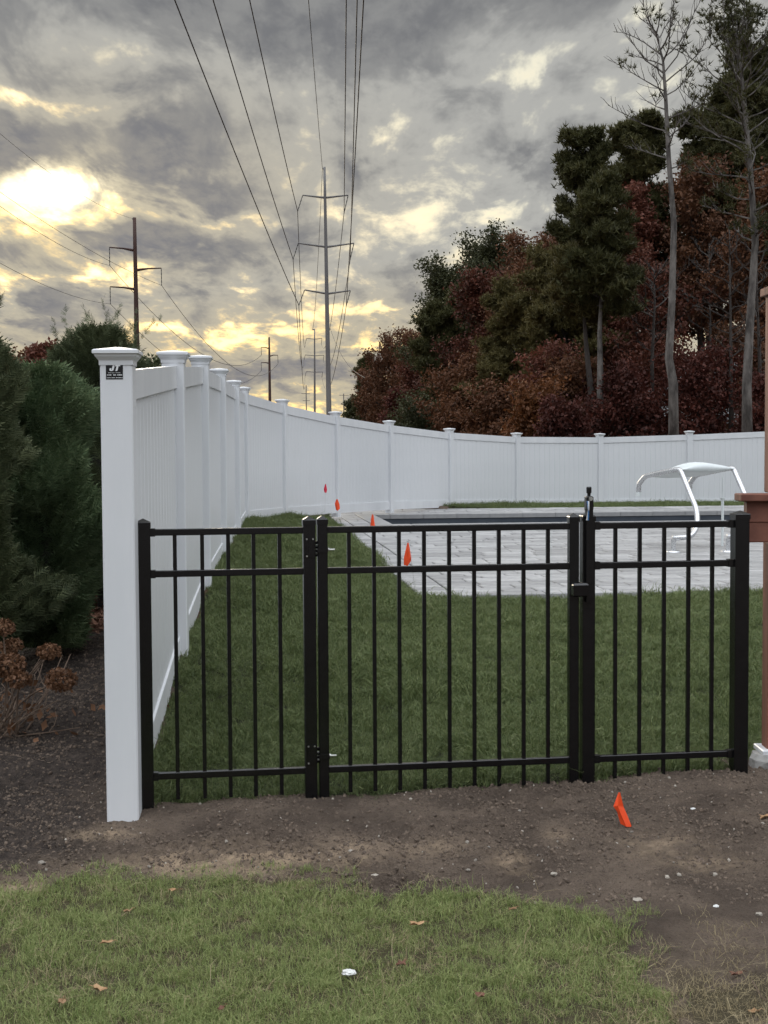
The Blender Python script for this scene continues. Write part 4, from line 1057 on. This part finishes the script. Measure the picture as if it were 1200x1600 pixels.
# understorey
us = [(835, 600, 110, 48, 'orange', 'bright orange-brown shrub above the fence left of centre trunk'), (770, 610, 110, 56, 'oak_brown', 'brown shrub low above the fourth white fence post'), (895, 560, 120, 52, 'oak_brown', 'brown shrub at the foot of the paired trunks'),
      (975, 585, 130, 50, 'maroon', 'deep maroon shrub between the paired trunks and dead tree'), (880, 625, 90, 46, 'maroon', 'small maroon shrub beside the orange shrub'), (1030, 520, 130, 54, 'oak_red', 'dark red shrub right behind the dead tree trunk'),
      (1095, 535, 130, 50, 'maroon', 'maroon shrub between the two tall slender trees'), (1145, 510, 130, 53, 'oak_brown', 'brown shrub left of the sparse pine trunk'), (1205, 575, 120, 48, 'maroon', 'maroon shrub beside the wooden post at right edge'),
      (945, 500, 130, 60, 'oak_red', 'taller red shrub behind the paired trunks'), (860, 530, 130, 54, 'oak_rust', 'rust-red shrub under the wide olive pine'),
      (660, 625, 110, 75, 'oak_green', 'low dark green shrub above the second curved fence panel')]
for (x, yt, w, Y, lf, lb) in us:
    T('understorey_shrub', x, yt, w, Y, 'oak', lf, .02, lb, 'shrub', dens=.75, group='shrubs under the trees', lsize=.14)
# slender trunks in front
T('dead_tree', 1020, 48, 230, 45, 'bare', 'pine', .60, 'bare dead tree with spreading upturned branches against the sky', dens=.07, nl=24, barkm='bark', trunk_r=.17, path=[(1053, 690), (1052, 600), (1045, 560), (1050, 470), (1053, 350), (1045, 250), (1040, 150), (1036, 95), (1024, 48)], group='slender trees in front of the woods')
T('sparse_pine', 1150, 45, 250, 46, 'bare', 'pine', .40, 'sparse tall pine with thin needles at top right', dens=.42, nl=46, barkm='bark', trunk_r=.18, path=[(1168, 690), (1167, 600), (1172, 500), (1180, 380), (1172, 260), (1162, 150), (1156, 95), (1150, 45)], group='slender trees in front of the woods', lsize=.2)
T('pine_tree', 938, 300, 150, 50, 'pine', 'pine', .60, 'straight grey-trunked pine right of the two paired trunks', dens=1.0, lsize=.32, barkm='bark', trunk_r=.15, path=[(938, 690), (938, 600), (937, 520), (940, 440), (938, 300)], group='slender trees in front of the woods')
T('pine_tree', 922, 400, 140, 51, 'pine', 'pine_olive', .66, 'darker trunk of the paired trees, leaning a little left', dens=.8, lsize=.32, barkm='bark_dark', trunk_r=.15, path=[(927, 690), (924, 620), (916, 540), (912, 480), (918, 400)], group='slender trees in front of the woods')
for (x0, x1, yt, Y, lb) in ((1112, 1108, 380, 56, 'thin dark trunk in the gap between the two tall slender trees'), (1143, 1140, 360, 49.5, 'thin dark trunk just left of the sparse pine'), (1188, 1182, 330, 50, 'dark trunk close behind the sparse pine trunk'), (1020, 1022, 420, 52, 'thin dark trunk left of the dead tree')):
    T('dead_sapling', x1, yt, 120, Y, 'bare', None, .30, lb, dens=0, nl=20, trunk_r=.09, path=[(x0, 690), (x0 - 1, 560), (x1 + 1, 470), (x1, yt)], group='thin dark trunks in the woods')

# pale house glimpsed through the woods
hp0 = P(1110, 700, 88); hh_ = thing('house', (hp0.x, 88, .15), 'pale grey house glimpsed between the trunks at right', 'house')
hx = hp0.x; hg = Geo().box((hx, 92, 2.2), (5, 4, 2.1)); obj('wall', hg, MT['wallgrey'], hh_)
rg = Geo(); rg.add([(hx - 5.4, 87.6, 4.3), (hx + 5.4, 87.6, 4.3), (hx + 5.4, 96.4, 4.3), (hx - 5.4, 96.4, 4.3), (hx - 5.4, 92, 6.6), (hx + 5.4, 92, 6.6)], [(0, 1, 5, 4), (2, 3, 4, 5), (0, 4, 3), (1, 2, 5), (0, 3, 2, 1)]); obj('roof', rg, MT['shingle'], hh_)
for dx in (-3, 0, 3):
    w_ = obj('window', Geo().box((hx + dx, 87.97, 2.4), (.55, .06, .7)), MT['pvc'], hh_); obj('pane', Geo().box((hx + dx, 87.9, 2.4), (.45, .03, .6)), MT['glass'], w_)

# left side: brown tree, wispy trees
LG = 'trees behind the hedge at left'
T('oak_tree', 64, 538, 60, 38, 'oak', 'oak_rust', .2, 'reddish brown tree top showing above the hedge at left', dens=.9, group=LG, base=.5)
T('oak_tree', 20, 560, 110, 44, 'oak', 'oak_brown', .2, 'brownish tree behind the tall arborvitae at left edge', dens=.9, group=LG, base=.5)
T('oak_tree', 140, 566, 100, 42, 'oak', 'oak_green', .2, 'dull green tree behind the first white post', dens=.9, group=LG, base=.5)
T('bare_sapling', 236, 548, 60, 22, 'bare', 'arbor2', .35, 'wispy bare sapling behind the white fence beside the rust-brown pole', dens=.5, nl=26, group=LG, base=.5, lsize=.07, trunk_r=.03)
T('bare_sapling', 163, 527, 30, 15, 'bare', None, .5, 'single thin twiggy sapling just above the first post cap', dens=.0, nl=12, group=LG, base=.5, trunk_r=.015)

# arborvitae of flat sprays
def sprays(gg, pos, out, size, r):
    """flat fern-like sprays: a midrib with leaflets, one flat cut-out each"""
    n = len(pos); D = out + r.normal(size=(n, 3)) * .35 + [0, 0, .35]; D /= np.linalg.norm(D, axis=1)[:, None]
    T_ = np.cross(D, r.normal(size=(n, 3))); T_ /= np.linalg.norm(T_, axis=1)[:, None]; s_ = size * r.uniform(.6, 1.3, (n, 1))
    k = 9; vs = []
    for i in range(k):
        t = (i + .5) / k; sd = 1 if i % 2 else -1; L = (1 - t) * .55 + .12
        if i == k - 1: a = D; L = .35
        else: a = D * .75 + T_ * sd * .85
        b0 = pos + D * s_ * t * .9; w = np.cross(a, np.cross(D, T_)); w /= np.linalg.norm(w, axis=1)[:, None]
        droop_ = np.array([0, 0, -1.0]) * (.12 * t)
        vs.append(np.stack([b0 - w * s_ * .05, b0 + w * s_ * .05, b0 + a * s_ * L + droop_ * s_], 1))
    vs = np.stack(vs, 1).reshape(-1, 3); gg.add(vs, np.arange(len(vs)).reshape(-1, 3))
def arborvitae(X, Y, zb, H, R, leaf, label, n, seed, size=.085, topf=1.0, strag=0.0):
    r = np.random.default_rng(seed); rr_ = random.Random(seed); t = thing('arborvitae', (X, Y, zb), label, 'hedge shrub', 'arborvitae hedge at the left')
    lobes = [(r.uniform(0, 2 * pi), r.uniform(.1, .95), r.uniform(.7, 1.35)) for _ in range(34)]
    f = r.uniform(0.04, 1, n) ** .85; a = r.uniform(0, 2 * pi, n); prof = np.sqrt(np.clip(1 - ((f - .32) / .72) ** 2, 0.01, 1)) * np.where(f < .25, .80 + f * .8, 1)
    k = np.ones(n)
    for (la, lf, lw) in lobes:
        da = np.abs((a - la + pi) % (2 * pi) - pi); k += .30 * lw * np.exp(-(da / .33) ** 2 - ((f - lf) / .075) ** 2) - .018
    rad = R * prof * k * (1 - r.uniform(0, 1, n) ** 2.2 * .42)
    pos = np.stack([X + np.cos(a) * rad, Y + np.sin(a) * rad, zb + f * H], 1); out = np.stack([np.cos(a), np.sin(a), np.full(n, .35) + f * .8], 1)
    gg = Geo(); sprays(gg, pos, out, size, r)
    if strag:
        m_ = int(26 * strag); lg2 = Geo()
        for i in range(m_):
            aa = r.uniform(0, 2 * pi); q = r.uniform(0, .5) * R; b0 = Vector((X + cos(aa) * q, Y + sin(aa) * q, zb + H * r.uniform(.86, .97))); tp_ = limb(rr_, b0, aa, 1.25, H * r.uniform(.05, .17), .1, 4, .2); lg2.tube(tp_, .003, 4)
            pts = np.array([tuple(x.lerp(y, w_)) for x, y in zip(tp_, tp_[1:]) for w_ in (0, .33, .66)]); dd = np.tile([cos(aa) * .3, sin(aa) * .3, .6], (len(pts), 1)); sprays(gg, pts, dd, size * .65, r)
    cr = obj('crown', gg, MT[leaf], t)
    core = Geo(); hl = [0, .12, .3, .5, .7, .85, .93]; vs = []  # closed dark hull filling the inside of the crown
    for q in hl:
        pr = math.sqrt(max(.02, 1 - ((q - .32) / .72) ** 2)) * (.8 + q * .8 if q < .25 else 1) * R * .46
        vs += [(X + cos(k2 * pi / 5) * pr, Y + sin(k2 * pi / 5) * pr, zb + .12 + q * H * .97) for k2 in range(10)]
    core.add(vs, [(i * 10 + k2, i * 10 + (k2 + 1) % 10, (i + 1) * 10 + (k2 + 1) % 10, (i + 1) * 10 + k2) for i in range(len(hl) - 1) for k2 in range(10)] + [tuple(range(60, 70)), tuple(range(9, -1, -1))]); obj('inner_hull', core, MT['arbor_in'], t)
    obj('trunk', Geo().tube([(X, Y, zb - .1), (X, Y, zb + H * .5)], [.05, .03], 8), MT['bark_dark'], t)
def zpx(y, Y): return P(0, y, Y).z
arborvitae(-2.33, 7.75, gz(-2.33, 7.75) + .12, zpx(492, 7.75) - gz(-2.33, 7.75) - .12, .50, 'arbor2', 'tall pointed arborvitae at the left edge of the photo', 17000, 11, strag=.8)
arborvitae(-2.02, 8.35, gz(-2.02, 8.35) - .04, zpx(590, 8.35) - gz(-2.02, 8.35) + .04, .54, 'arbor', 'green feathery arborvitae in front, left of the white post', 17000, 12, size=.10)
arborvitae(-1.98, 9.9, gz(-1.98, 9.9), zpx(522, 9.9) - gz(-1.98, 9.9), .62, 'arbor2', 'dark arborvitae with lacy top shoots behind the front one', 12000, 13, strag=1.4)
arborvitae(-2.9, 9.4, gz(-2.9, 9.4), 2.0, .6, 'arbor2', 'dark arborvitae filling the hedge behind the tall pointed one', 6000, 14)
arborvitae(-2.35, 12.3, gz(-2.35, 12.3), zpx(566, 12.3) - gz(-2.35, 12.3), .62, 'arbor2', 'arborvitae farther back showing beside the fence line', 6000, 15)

# dried hydrangea
hX = P(40, 1040, 6.9); hb = Vector((hX.x - .1, 6.9, gz(hX.x - .1, 6.9))); hy = thing('hydrangea_bush', hb, 'dried hydrangea with brown flower heads on the dark soil at left', 'shrub')
rr_ = random.Random(9); nr = np.random.default_rng(9); sgm = Geo()
heads = [(12, 1040, 6.75, .075), (77, 1018, 6.9, .052), (95, 1062, 6.7, .07), (30, 1062, 6.65, .05), (5, 980, 6.9, .05), (-25, 1030, 6.7, .06), (18, 1010, 7.0, .05)]
for (x, y, Y, R) in heads:
    c_ = P(x, y, Y); st_ = hb + Vector((rr_.uniform(-.08, .08), rr_.uniform(-.08, .08), 0)); mid = st_.lerp(c_, .5) + Vector((0, 0, .06)); sgm.tube(curve([st_, mid, c_]), .0045, 5)
    n = int(420 * (R / .06) ** 2); d = nr.normal(size=(n, 3)); d /= np.linalg.norm(d, axis=1)[:, None]; pos = np.array(c_) + d * R * nr.uniform(.65, 1.05, (n, 1)) * [1.15, 1.1, .8]
    hg_ = Geo(); leafquads(hg_, pos, .020, nr, asp=.8); obj('flower_head', hg_, MT['hydr'], hy, org=c_)
for k in range(26):
    a = rr_.uniform(0, 2 * pi); tp_ = limb(rr_, hb + Vector((rr_.uniform(-.1, .1), rr_.uniform(-.1, .1), 0)), a, rr_.uniform(.3, 1.2), rr_.uniform(.25, .55), .1, 5, .22); sgm.tube(tp_, [.005, .0045, .004, .0035, .003, .0025], 5)
    sgm.tube(limb(rr_, tp_[3], a + .8, .6, .15, .1, 3), .0022, 4)
obj('stem', sgm, MT['twig'], hy)
for k in range(70):
    lv = Geo(); p = hb + Vector((.05 + rr_.gauss(0, .2), rr_.gauss(0, .14), .13 + rr_.gauss(0, .07))); leafquads(lv, np.array([tuple(p)]), .05, nr)
    obj('leaf', lv, MT['hydr'], hy, org=p)

# ------------------------------------------------------------------ grass, mulch, pebbles (instanced stuff)
protos = bpy.data.collections.new('tufts')
def tuft_mesh(name, n, h, w, spread, bend, m_, seed):
    r = np.random.default_rng(seed); gg = Geo(); x = r.normal(0, spread, (n, 2)); a = r.uniform(0, 2 * pi, n); d = np.stack([np.cos(a), np.sin(a), np.zeros(n)], 1)
    s_ = np.stack([-np.sin(a), np.cos(a), np.zeros(n)], 1) * w * .5 * r.uniform(.6, 1.2, (n, 1)); b0 = np.concatenate([x, np.full((n, 1), -.008)], 1); hh2 = h * r.uniform(.45, 1.2, (n, 1)); bb = bend * r.uniform(.2, 1.3, (n, 1))
    z = np.array([[0, 0, 1.0]]); m1 = b0 + z * hh2 * .55 + d * hh2 * bb * .3; tp_ = b0 + z * hh2 * (1 - bb * .35) + d * hh2 * bb
    vs = np.stack([b0 - s_, b0 + s_, m1 + s_ * .8, m1 - s_ * .8, tp_], 1).reshape(-1, 3); i5 = np.arange(n)[:, None] * 5
    gg.add(vs, i5 + np.array([[0, 1, 2, 3]])); gg.f.append(i5 + np.array([[3, 2, 4]])); gg.mi.append(np.zeros(n))
    me = gg.mesh(name, m_); return me
def collection_of(name, meshes_):
    c_ = bpy.data.collections.new(name)
    for me in meshes_: c_.objects.link(bpy.data.objects.new(me.name, me))
    return c_
def scatter(name, pts, rots, scl, coll):
    me = bpy.data.meshes.new(name); me.vertices.add(len(pts)); me.vertices.foreach_set('co', np.asarray(pts, np.float32).ravel())
    a = me.attributes.new('rot', 'FLOAT_VECTOR', 'POINT'); a.data.foreach_set('vector', np.asarray(rots, np.float32).ravel())
    a = me.attributes.new('scl', 'FLOAT', 'POINT'); a.data.foreach_set('value', np.asarray(scl, np.float32).ravel())
    o = bpy.data.objects.new(name, me); COL.objects.link(o); tag(o, kind='stuff')
    ng = bpy.data.node_groups.new(name, 'GeometryNodeTree'); ng.interface.new_socket('Geometry', in_out='INPUT', socket_type='NodeSocketGeometry'); ng.interface.new_socket('Geometry', in_out='OUTPUT', socket_type='NodeSocketGeometry')
    N = ng.nodes; L = ng.links; gi = N.new('NodeGroupInput'); go = N.new('NodeGroupOutput'); ip = N.new('GeometryNodeInstanceOnPoints'); ci = N.new('GeometryNodeCollectionInfo')
    ci.inputs['Collection'].default_value = coll; ci.inputs['Separate Children'].default_value = True; ci.inputs['Reset Children'].default_value = True
    ar = N.new('GeometryNodeInputNamedAttribute'); ar.data_type = 'FLOAT_VECTOR'; ar.inputs['Name'].default_value = 'rot'
    as_ = N.new('GeometryNodeInputNamedAttribute'); as_.data_type = 'FLOAT'; as_.inputs['Name'].default_value = 'scl'
    ip.inputs['Pick Instance'].default_value = True
    L.new(gi.outputs[0], ip.inputs['Points']); L.new(ci.outputs[0], ip.inputs['Instance']); L.new(ar.outputs[0], ip.inputs['Rotation']); L.new(as_.outputs[0], ip.inputs['Scale'])
    L.new(ip.outputs[0], go.inputs[0]); md = o.modifiers.new('scatter', 'NODES'); md.node_group = ng
    return o
def cloud(x0, x1, y0, y1, dens, seed):
    r = np.random.default_rng(seed); n = int((x1 - x0) * (y1 - y0) * dens); return r.uniform(x0, x1, n), r.uniform(y0, y1, n), r
def infrustum(X, Y, m_=.25): return np.abs(X) < (.273 + .02) * Y + m_

# near lawn
lawnc = collection_of('lawn_tufts', [tuft_mesh('lawn_tuft', 34, .042, .0021, .024, .9, MT['grass_lawn'], k) for k in range(4)])
X, Y, r = cloud(-1.6, 1.6, 3.2, 5.4, 1500, 1); l, s_ = masks(X, Y); keep = l & infrustum(X, Y); d_ = fbm(X * 4, Y * 4, 3, 8); keep &= r.random(len(X)) < np.clip(d_ * 2.2 - .1, .25, 1)
# scattered growth creeping over the edge of the soil
jx, jy = jit(X, Y, .35, 6, 91); edge = pip(jx, jy - .10, LAWN) & ~l & (r.random(len(X)) < .22) & infrustum(X, Y); keep |= edge
X, Y = X[keep], Y[keep]; Z = ground_z(X, Y); n = len(X)
gr = scatter('lawn_grass', np.stack([X, Y, Z], 1), np.stack([r.normal(0, .16, n), r.normal(0, .16, n), r.uniform(0, 6.28, n)], 1), r.uniform(.55, 1.0, n) * (.65 + .7 * fbm(X * 3, Y * 3, 3, 12)), lawnc)
gr['label'] = 'pale green lawn grass in the foreground'
# straw at bottom right and among the lawn
strawc = collection_of('straw_tufts', [tuft_mesh('straw_tuft', 16, .05, .0018, .035, 2.0, MT['straw'], 20 + k) for k in range(3)])
X, Y, r = cloud(-1.6, 1.7, 3.2, 5.6, 560, 2); l, s_ = masks(X, Y)
wst = gauss_px(1130, 1590, 140, 90, 1.6, X, Y) + l * .20 + gauss_px(1150, 1480, 80, 40, .35, X, Y) + gauss_px(420, 1375, 200, 14, .5, X, Y); keep = (r.random(len(X)) < wst) & infrustum(X, Y); X, Y = X[keep], Y[keep]; n = len(X)
sw = scatter('straw_grass', np.stack([X, Y, ground_z(X, Y)], 1), np.stack([r.normal(0, .3, n), r.normal(0, .3, n), r.uniform(0, 6.28, n)], 1), r.uniform(.5, 1.1, n), strawc)
sw['label'] = 'dry straw-coloured grass on the soil at lower right and in the lawn'
# sod inside the fence
sodc = collection_of('sod_tufts', [tuft_mesh('sod_tuft', 30, .060, .0042, .034, 1.0, MT['grass_sod'], 40 + k) for k in range(4)])
PX, PYY, PZZ, RR_, SS = [], [], [], [], []
for (x0, x1, y0, y1, dn, sc_) in ((-1.3, 2.2, 5.7, 7.5, 1300, .85), (-1.5, 2.6, 7.5, 10, 900, 1.), (-1.8, 4.2, 10, 13.5, 650, 1.05), (-2.1, 1.0, 13.5, 24, 420, 1.1), (-2, 9.5, 24, 33, 260, 1.15)):
    X, Y, r = cloud(x0, x1, y0, y1, dn, int(y0 * 10)); l, s_ = masks(X, Y); keep = s_ & infrustum(X, Y, .4); X, Y = X[keep], Y[keep]; n = len(X)
    PX.append(X); PYY.append(Y); PZZ.append(ground_z(X, Y)); RR_.append(np.stack([(fbm(X * 3, Y * 3, 3, 15) - .5) * 2.2 + r.normal(0, .2, n), (fbm(X * 3 + 50, Y * 3, 3, 16) - .5) * 2.2 + r.normal(0, .2, n), r.uniform(0, 6.28, n)], 1)); SS.append(sc_ * r.uniform(.5, 1.15, n) * (.45 + 1.1 * fbm(X * 4, Y * 4, 3, 14)))
sod = scatter('sod_grass', np.stack([np.concatenate(PX), np.concatenate(PYY), np.concatenate(PZZ)], 1), np.concatenate(RR_), np.concatenate(SS), sodc)
sod['label'] = 'dark green sod inside the fence'
# bark mulch
r = np.random.default_rng(3); mg = Geo(); leafquads(mg, r.normal(0, .03, (10, 3)) * [1, 1, .25] + [0, 0, .01], .035, r, asp=.3); mg2 = Geo(); leafquads(mg2, r.normal(0, .035, (8, 3)) * [1, 1, .3] + [0, 0, .012], .045, r, asp=.4)
mulc = collection_of('mulch_bits', [mg.mesh('mulch_bit', MT['mulch']), mg2.mesh('mulch_bit', MT['mulch'])])
X, Y, r = cloud(-4.0, -1.3, 8.4, 14, 500, 5); keep = (Y > 8.95 + (fbm(X * 3, Y * 3, 3, 71) - .5) * .8) & (X < np.interp(Y, [p[1] for p in posts[:6]], [p[0] for p in posts[:6]]) - .1); X, Y = X[keep], Y[keep]; n = len(X)
mu = scatter('bark_mulch', np.stack([X, Y, ground_z(X, Y) + .005], 1), np.stack([r.normal(0, .3, n), r.normal(0, .3, n), r.uniform(0, 6.28, n)], 1), r.uniform(.6, 1.3, n), mulc); mu['label'] = 'brown bark mulch under the hedge at left'
# soil clods and grit
def rock(seed, m_, name, sub=1, flat=.7):
    r = random.Random(seed); bm = bmesh.new(); bmesh.ops.create_icosphere(bm, subdivisions=sub, radius=1)
    for v_ in bm.verts: v_.co *= r.uniform(.75, 1.2); v_.co.z *= flat
    me = bpy.data.meshes.new(name); bm.to_mesh(me); bm.free(); me.materials.append(m_); return me
MT['clod'] = varied('soil_clod', (.075, .055, .042), (.15, .112, .083), 1., .95, .4, 3., obj_var=.3)
clodc = collection_of('clod_bits', [rock(k, MT['clod'], 'clod') for k in range(4)])
X, Y, r = cloud(-2.2, 1.9, 4.6, 9.0, 9500, 6); l, s_ = masks(X, Y); keep = ~l & ~s_ & infrustum(X, Y) & (r.random(len(X)) < np.clip(fbm(X * 5, Y * 6, 3, 17) * 3 - .8, .2, 1)); X, Y = X[keep], Y[keep]; n = len(X)
cl_ = scatter('soil_clods', np.stack([X, Y, ground_z(X, Y)], 1), r.uniform(0, 6.28, (n, 3)), .0018 + .009 * r.random(n) ** 6, clodc); cl_['label'] = 'loose crumbs of dark soil in front of the fence'
pebc = collection_of('grit_bits', [rock(10 + k, MT['stone'], 'grit') for k in range(4)])
X, Y, r = cloud(-1.8, 1.9, 4.3, 6.2, 38, 7); l, s_ = masks(X, Y); keep = ~l & ~s_ & infrustum(X, Y) & (X > -1.3); X, Y = X[keep], Y[keep]; n = len(X)
pe = scatter('pebbles', np.stack([X, Y, ground_z(X, Y) + .002], 1), r.uniform(0, 6.28, (n, 3)), .0035 + .007 * r.random(n) ** 3, pebc); pe['label'] = 'small pale pebbles strewn over the bare soil'

# ------------------------------------------------------------------ single stones, leaves and twigs
def ground_at(px, py):
    z = .03
    for _ in range(4): c_ = G(px, py, z); z = gz(c_.x, c_.y)
    return Vector((c_.x, c_.y, z))
for i, (x, y, s_, lb) in enumerate(((65, 1349, .014, 'pale stone at the left end of the bare soil'), (866, 1367, .012, 'pale stone on bare soil below the orange flag'), (996, 1408, .016, 'largest pale stone on the right-hand soil'), (1186, 1430, .012, 'small pale stone at the right edge'),
                                    (548, 1329, .014, 'brown pebble in the middle of the bare soil'), (586, 1365, .014, 'tan stone near the lawn edge in the middle'), (731, 1361, .010, 'small pale stone below the round sandy patch'), (843, 1337, .009, 'tiny white pebble right of the round sandy patch'), (1083, 1263, .011, 'white pebble on soil near the right fence post'), (1119, 1417, .010, 'small white pebble in the group at right'))):
    p = ground_at(x, y); me = rock(50 + i, MT['white_stone'] if i in (7, 8, 9) else MT['stone'], 'stone', 2, .65); o = inst('stone', me, p + Vector((0, 0, s_ * .3))); o.scale = (s_, s_ * .8, s_ * .8); tag(o, lb, 'stone')
me = rock(70, MT['white_stone'], 'white_stone', 3, .55); p = ground_at(545, 1531); o = inst('stone', me, p + Vector((0, 0, .022))); o.scale = (.020, .017, .015); tag(o, 'flat white stone lying in the foreground grass', 'stone')
def dead_leaf(seed, L):
    r = random.Random(seed); n = 11; pts = []
    for k in range(n):
        a = 2 * pi * k / n; q = L * (.55 + (.38 if k % 2 == 0 else 0) + r.uniform(-.08, .08)); pts.append(Vector((cos(a) * q, sin(a) * q * .65, abs(cos(a * 1.5 + seed)) * L * .35)))
    gg = Geo(); vs = [(0, 0, 0)] + [tuple(p) for p in pts]; k = len(vs); vs2 = vs + [(x, y, z - .001) for x, y, z in vs]
    fs = [(0, 1 + i, 1 + (i + 1) % n) for i in range(n)] + [(k, k + 1 + (i + 1) % n, k + 1 + i) for i in range(n)]
    fs4 = [(1 + i, k + 1 + i, k + 1 + (i + 1) % n, 1 + (i + 1) % n) for i in range(n)]
    gg.add(vs2, fs + fs4); gg.tube([(L * .8, 0, .004), (L * 1.3, .003, .006), (L * 1.6, .0, .002)], .0009, 4); return gg
for i, (x, y, L, mt_, rz, lb) in enumerate(((650, 1459, .028, 'dry_leaf', .3, 'pale tan curled leaf on the grass right of centre'), (628, 1522, .028, 'dark_leaf', 1.2, 'dark brown leaf on the grass right of the white stone'), (750, 1573, .024, 'dark_leaf', 2., 'small dark leaf at the bottom of the photo right of centre'),
                                            (1149, 1527, .024, 'dark_leaf', .4, 'reddish leaf on the straw at lower right'), (156, 1563, .030, 'dry_leaf', 2.5, 'tan leaf low on the lawn at left'), (97, 1583, .022, 'dry_leaf', 1.5, 'tan leaf standing at the bottom left corner'), (166, 1488, .022, 'dry_leaf', .2, 'small tan leaf on the lawn at left, upper one'),
                                            (270, 1405, .020, 'dry_leaf', 0., 'small pale leaf near the lawn edge at left'), (346, 1593, .018, 'dark_leaf', 1., 'tiny dark leaf at the bottom edge'), (1195, 1279, .034, 'dry_leaf', .5, 'tan leaf on bare soil at the right edge'), (200, 1438, .020, 'dry_leaf', .9, 'thin pale leaf beside a straw stem on the left lawn'),
                                            (1177, 1586, .02, 'dry_leaf', .2, 'pale leaf in the bottom right corner'), (800, 1435, .018, 'dry_leaf', .5, 'faint tan leaf near the lawn edge right of centre'))):
    p = ground_at(x, y); onlawn = masks(np.array([p.x]), np.array([p.y]))[0][0]; me = dead_leaf(i, L).mesh('fallen_leaf', MT[mt_]); o = inst('fallen_leaf', me, p + Vector((0, 0, .030 if onlawn else .006)), None, rz); tag(o, lb, 'leaf', 'fallen leaves on the lawn and soil')
for i, (pts, lb) in enumerate((([(819, 1490), (822, 1472), (829, 1462), (826, 1452)], 'pale forked straw stem standing in the lawn right of centre'), ([(1175, 1554), (1190, 1568), (1203, 1578)], 'thin twig on soil at the lower right edge'), ([(190, 1446), (197, 1440), (207, 1433)], 'short pale stem on the left lawn'), ([(820, 1424), (832, 1416), (838, 1414)], 'small pale twig at the lawn edge'))):
    q = [ground_at(*pp) for pp in pts]; q = [a + Vector((0, 0, .03)) for a in q]
    o = obj('twig', Geo().tube(q, .0016, 5), MT['straw'] if i != 1 else MT['twig'], org=q[0]); tag(o, lb, 'twig')
print('pavers', cnt, 'cells')
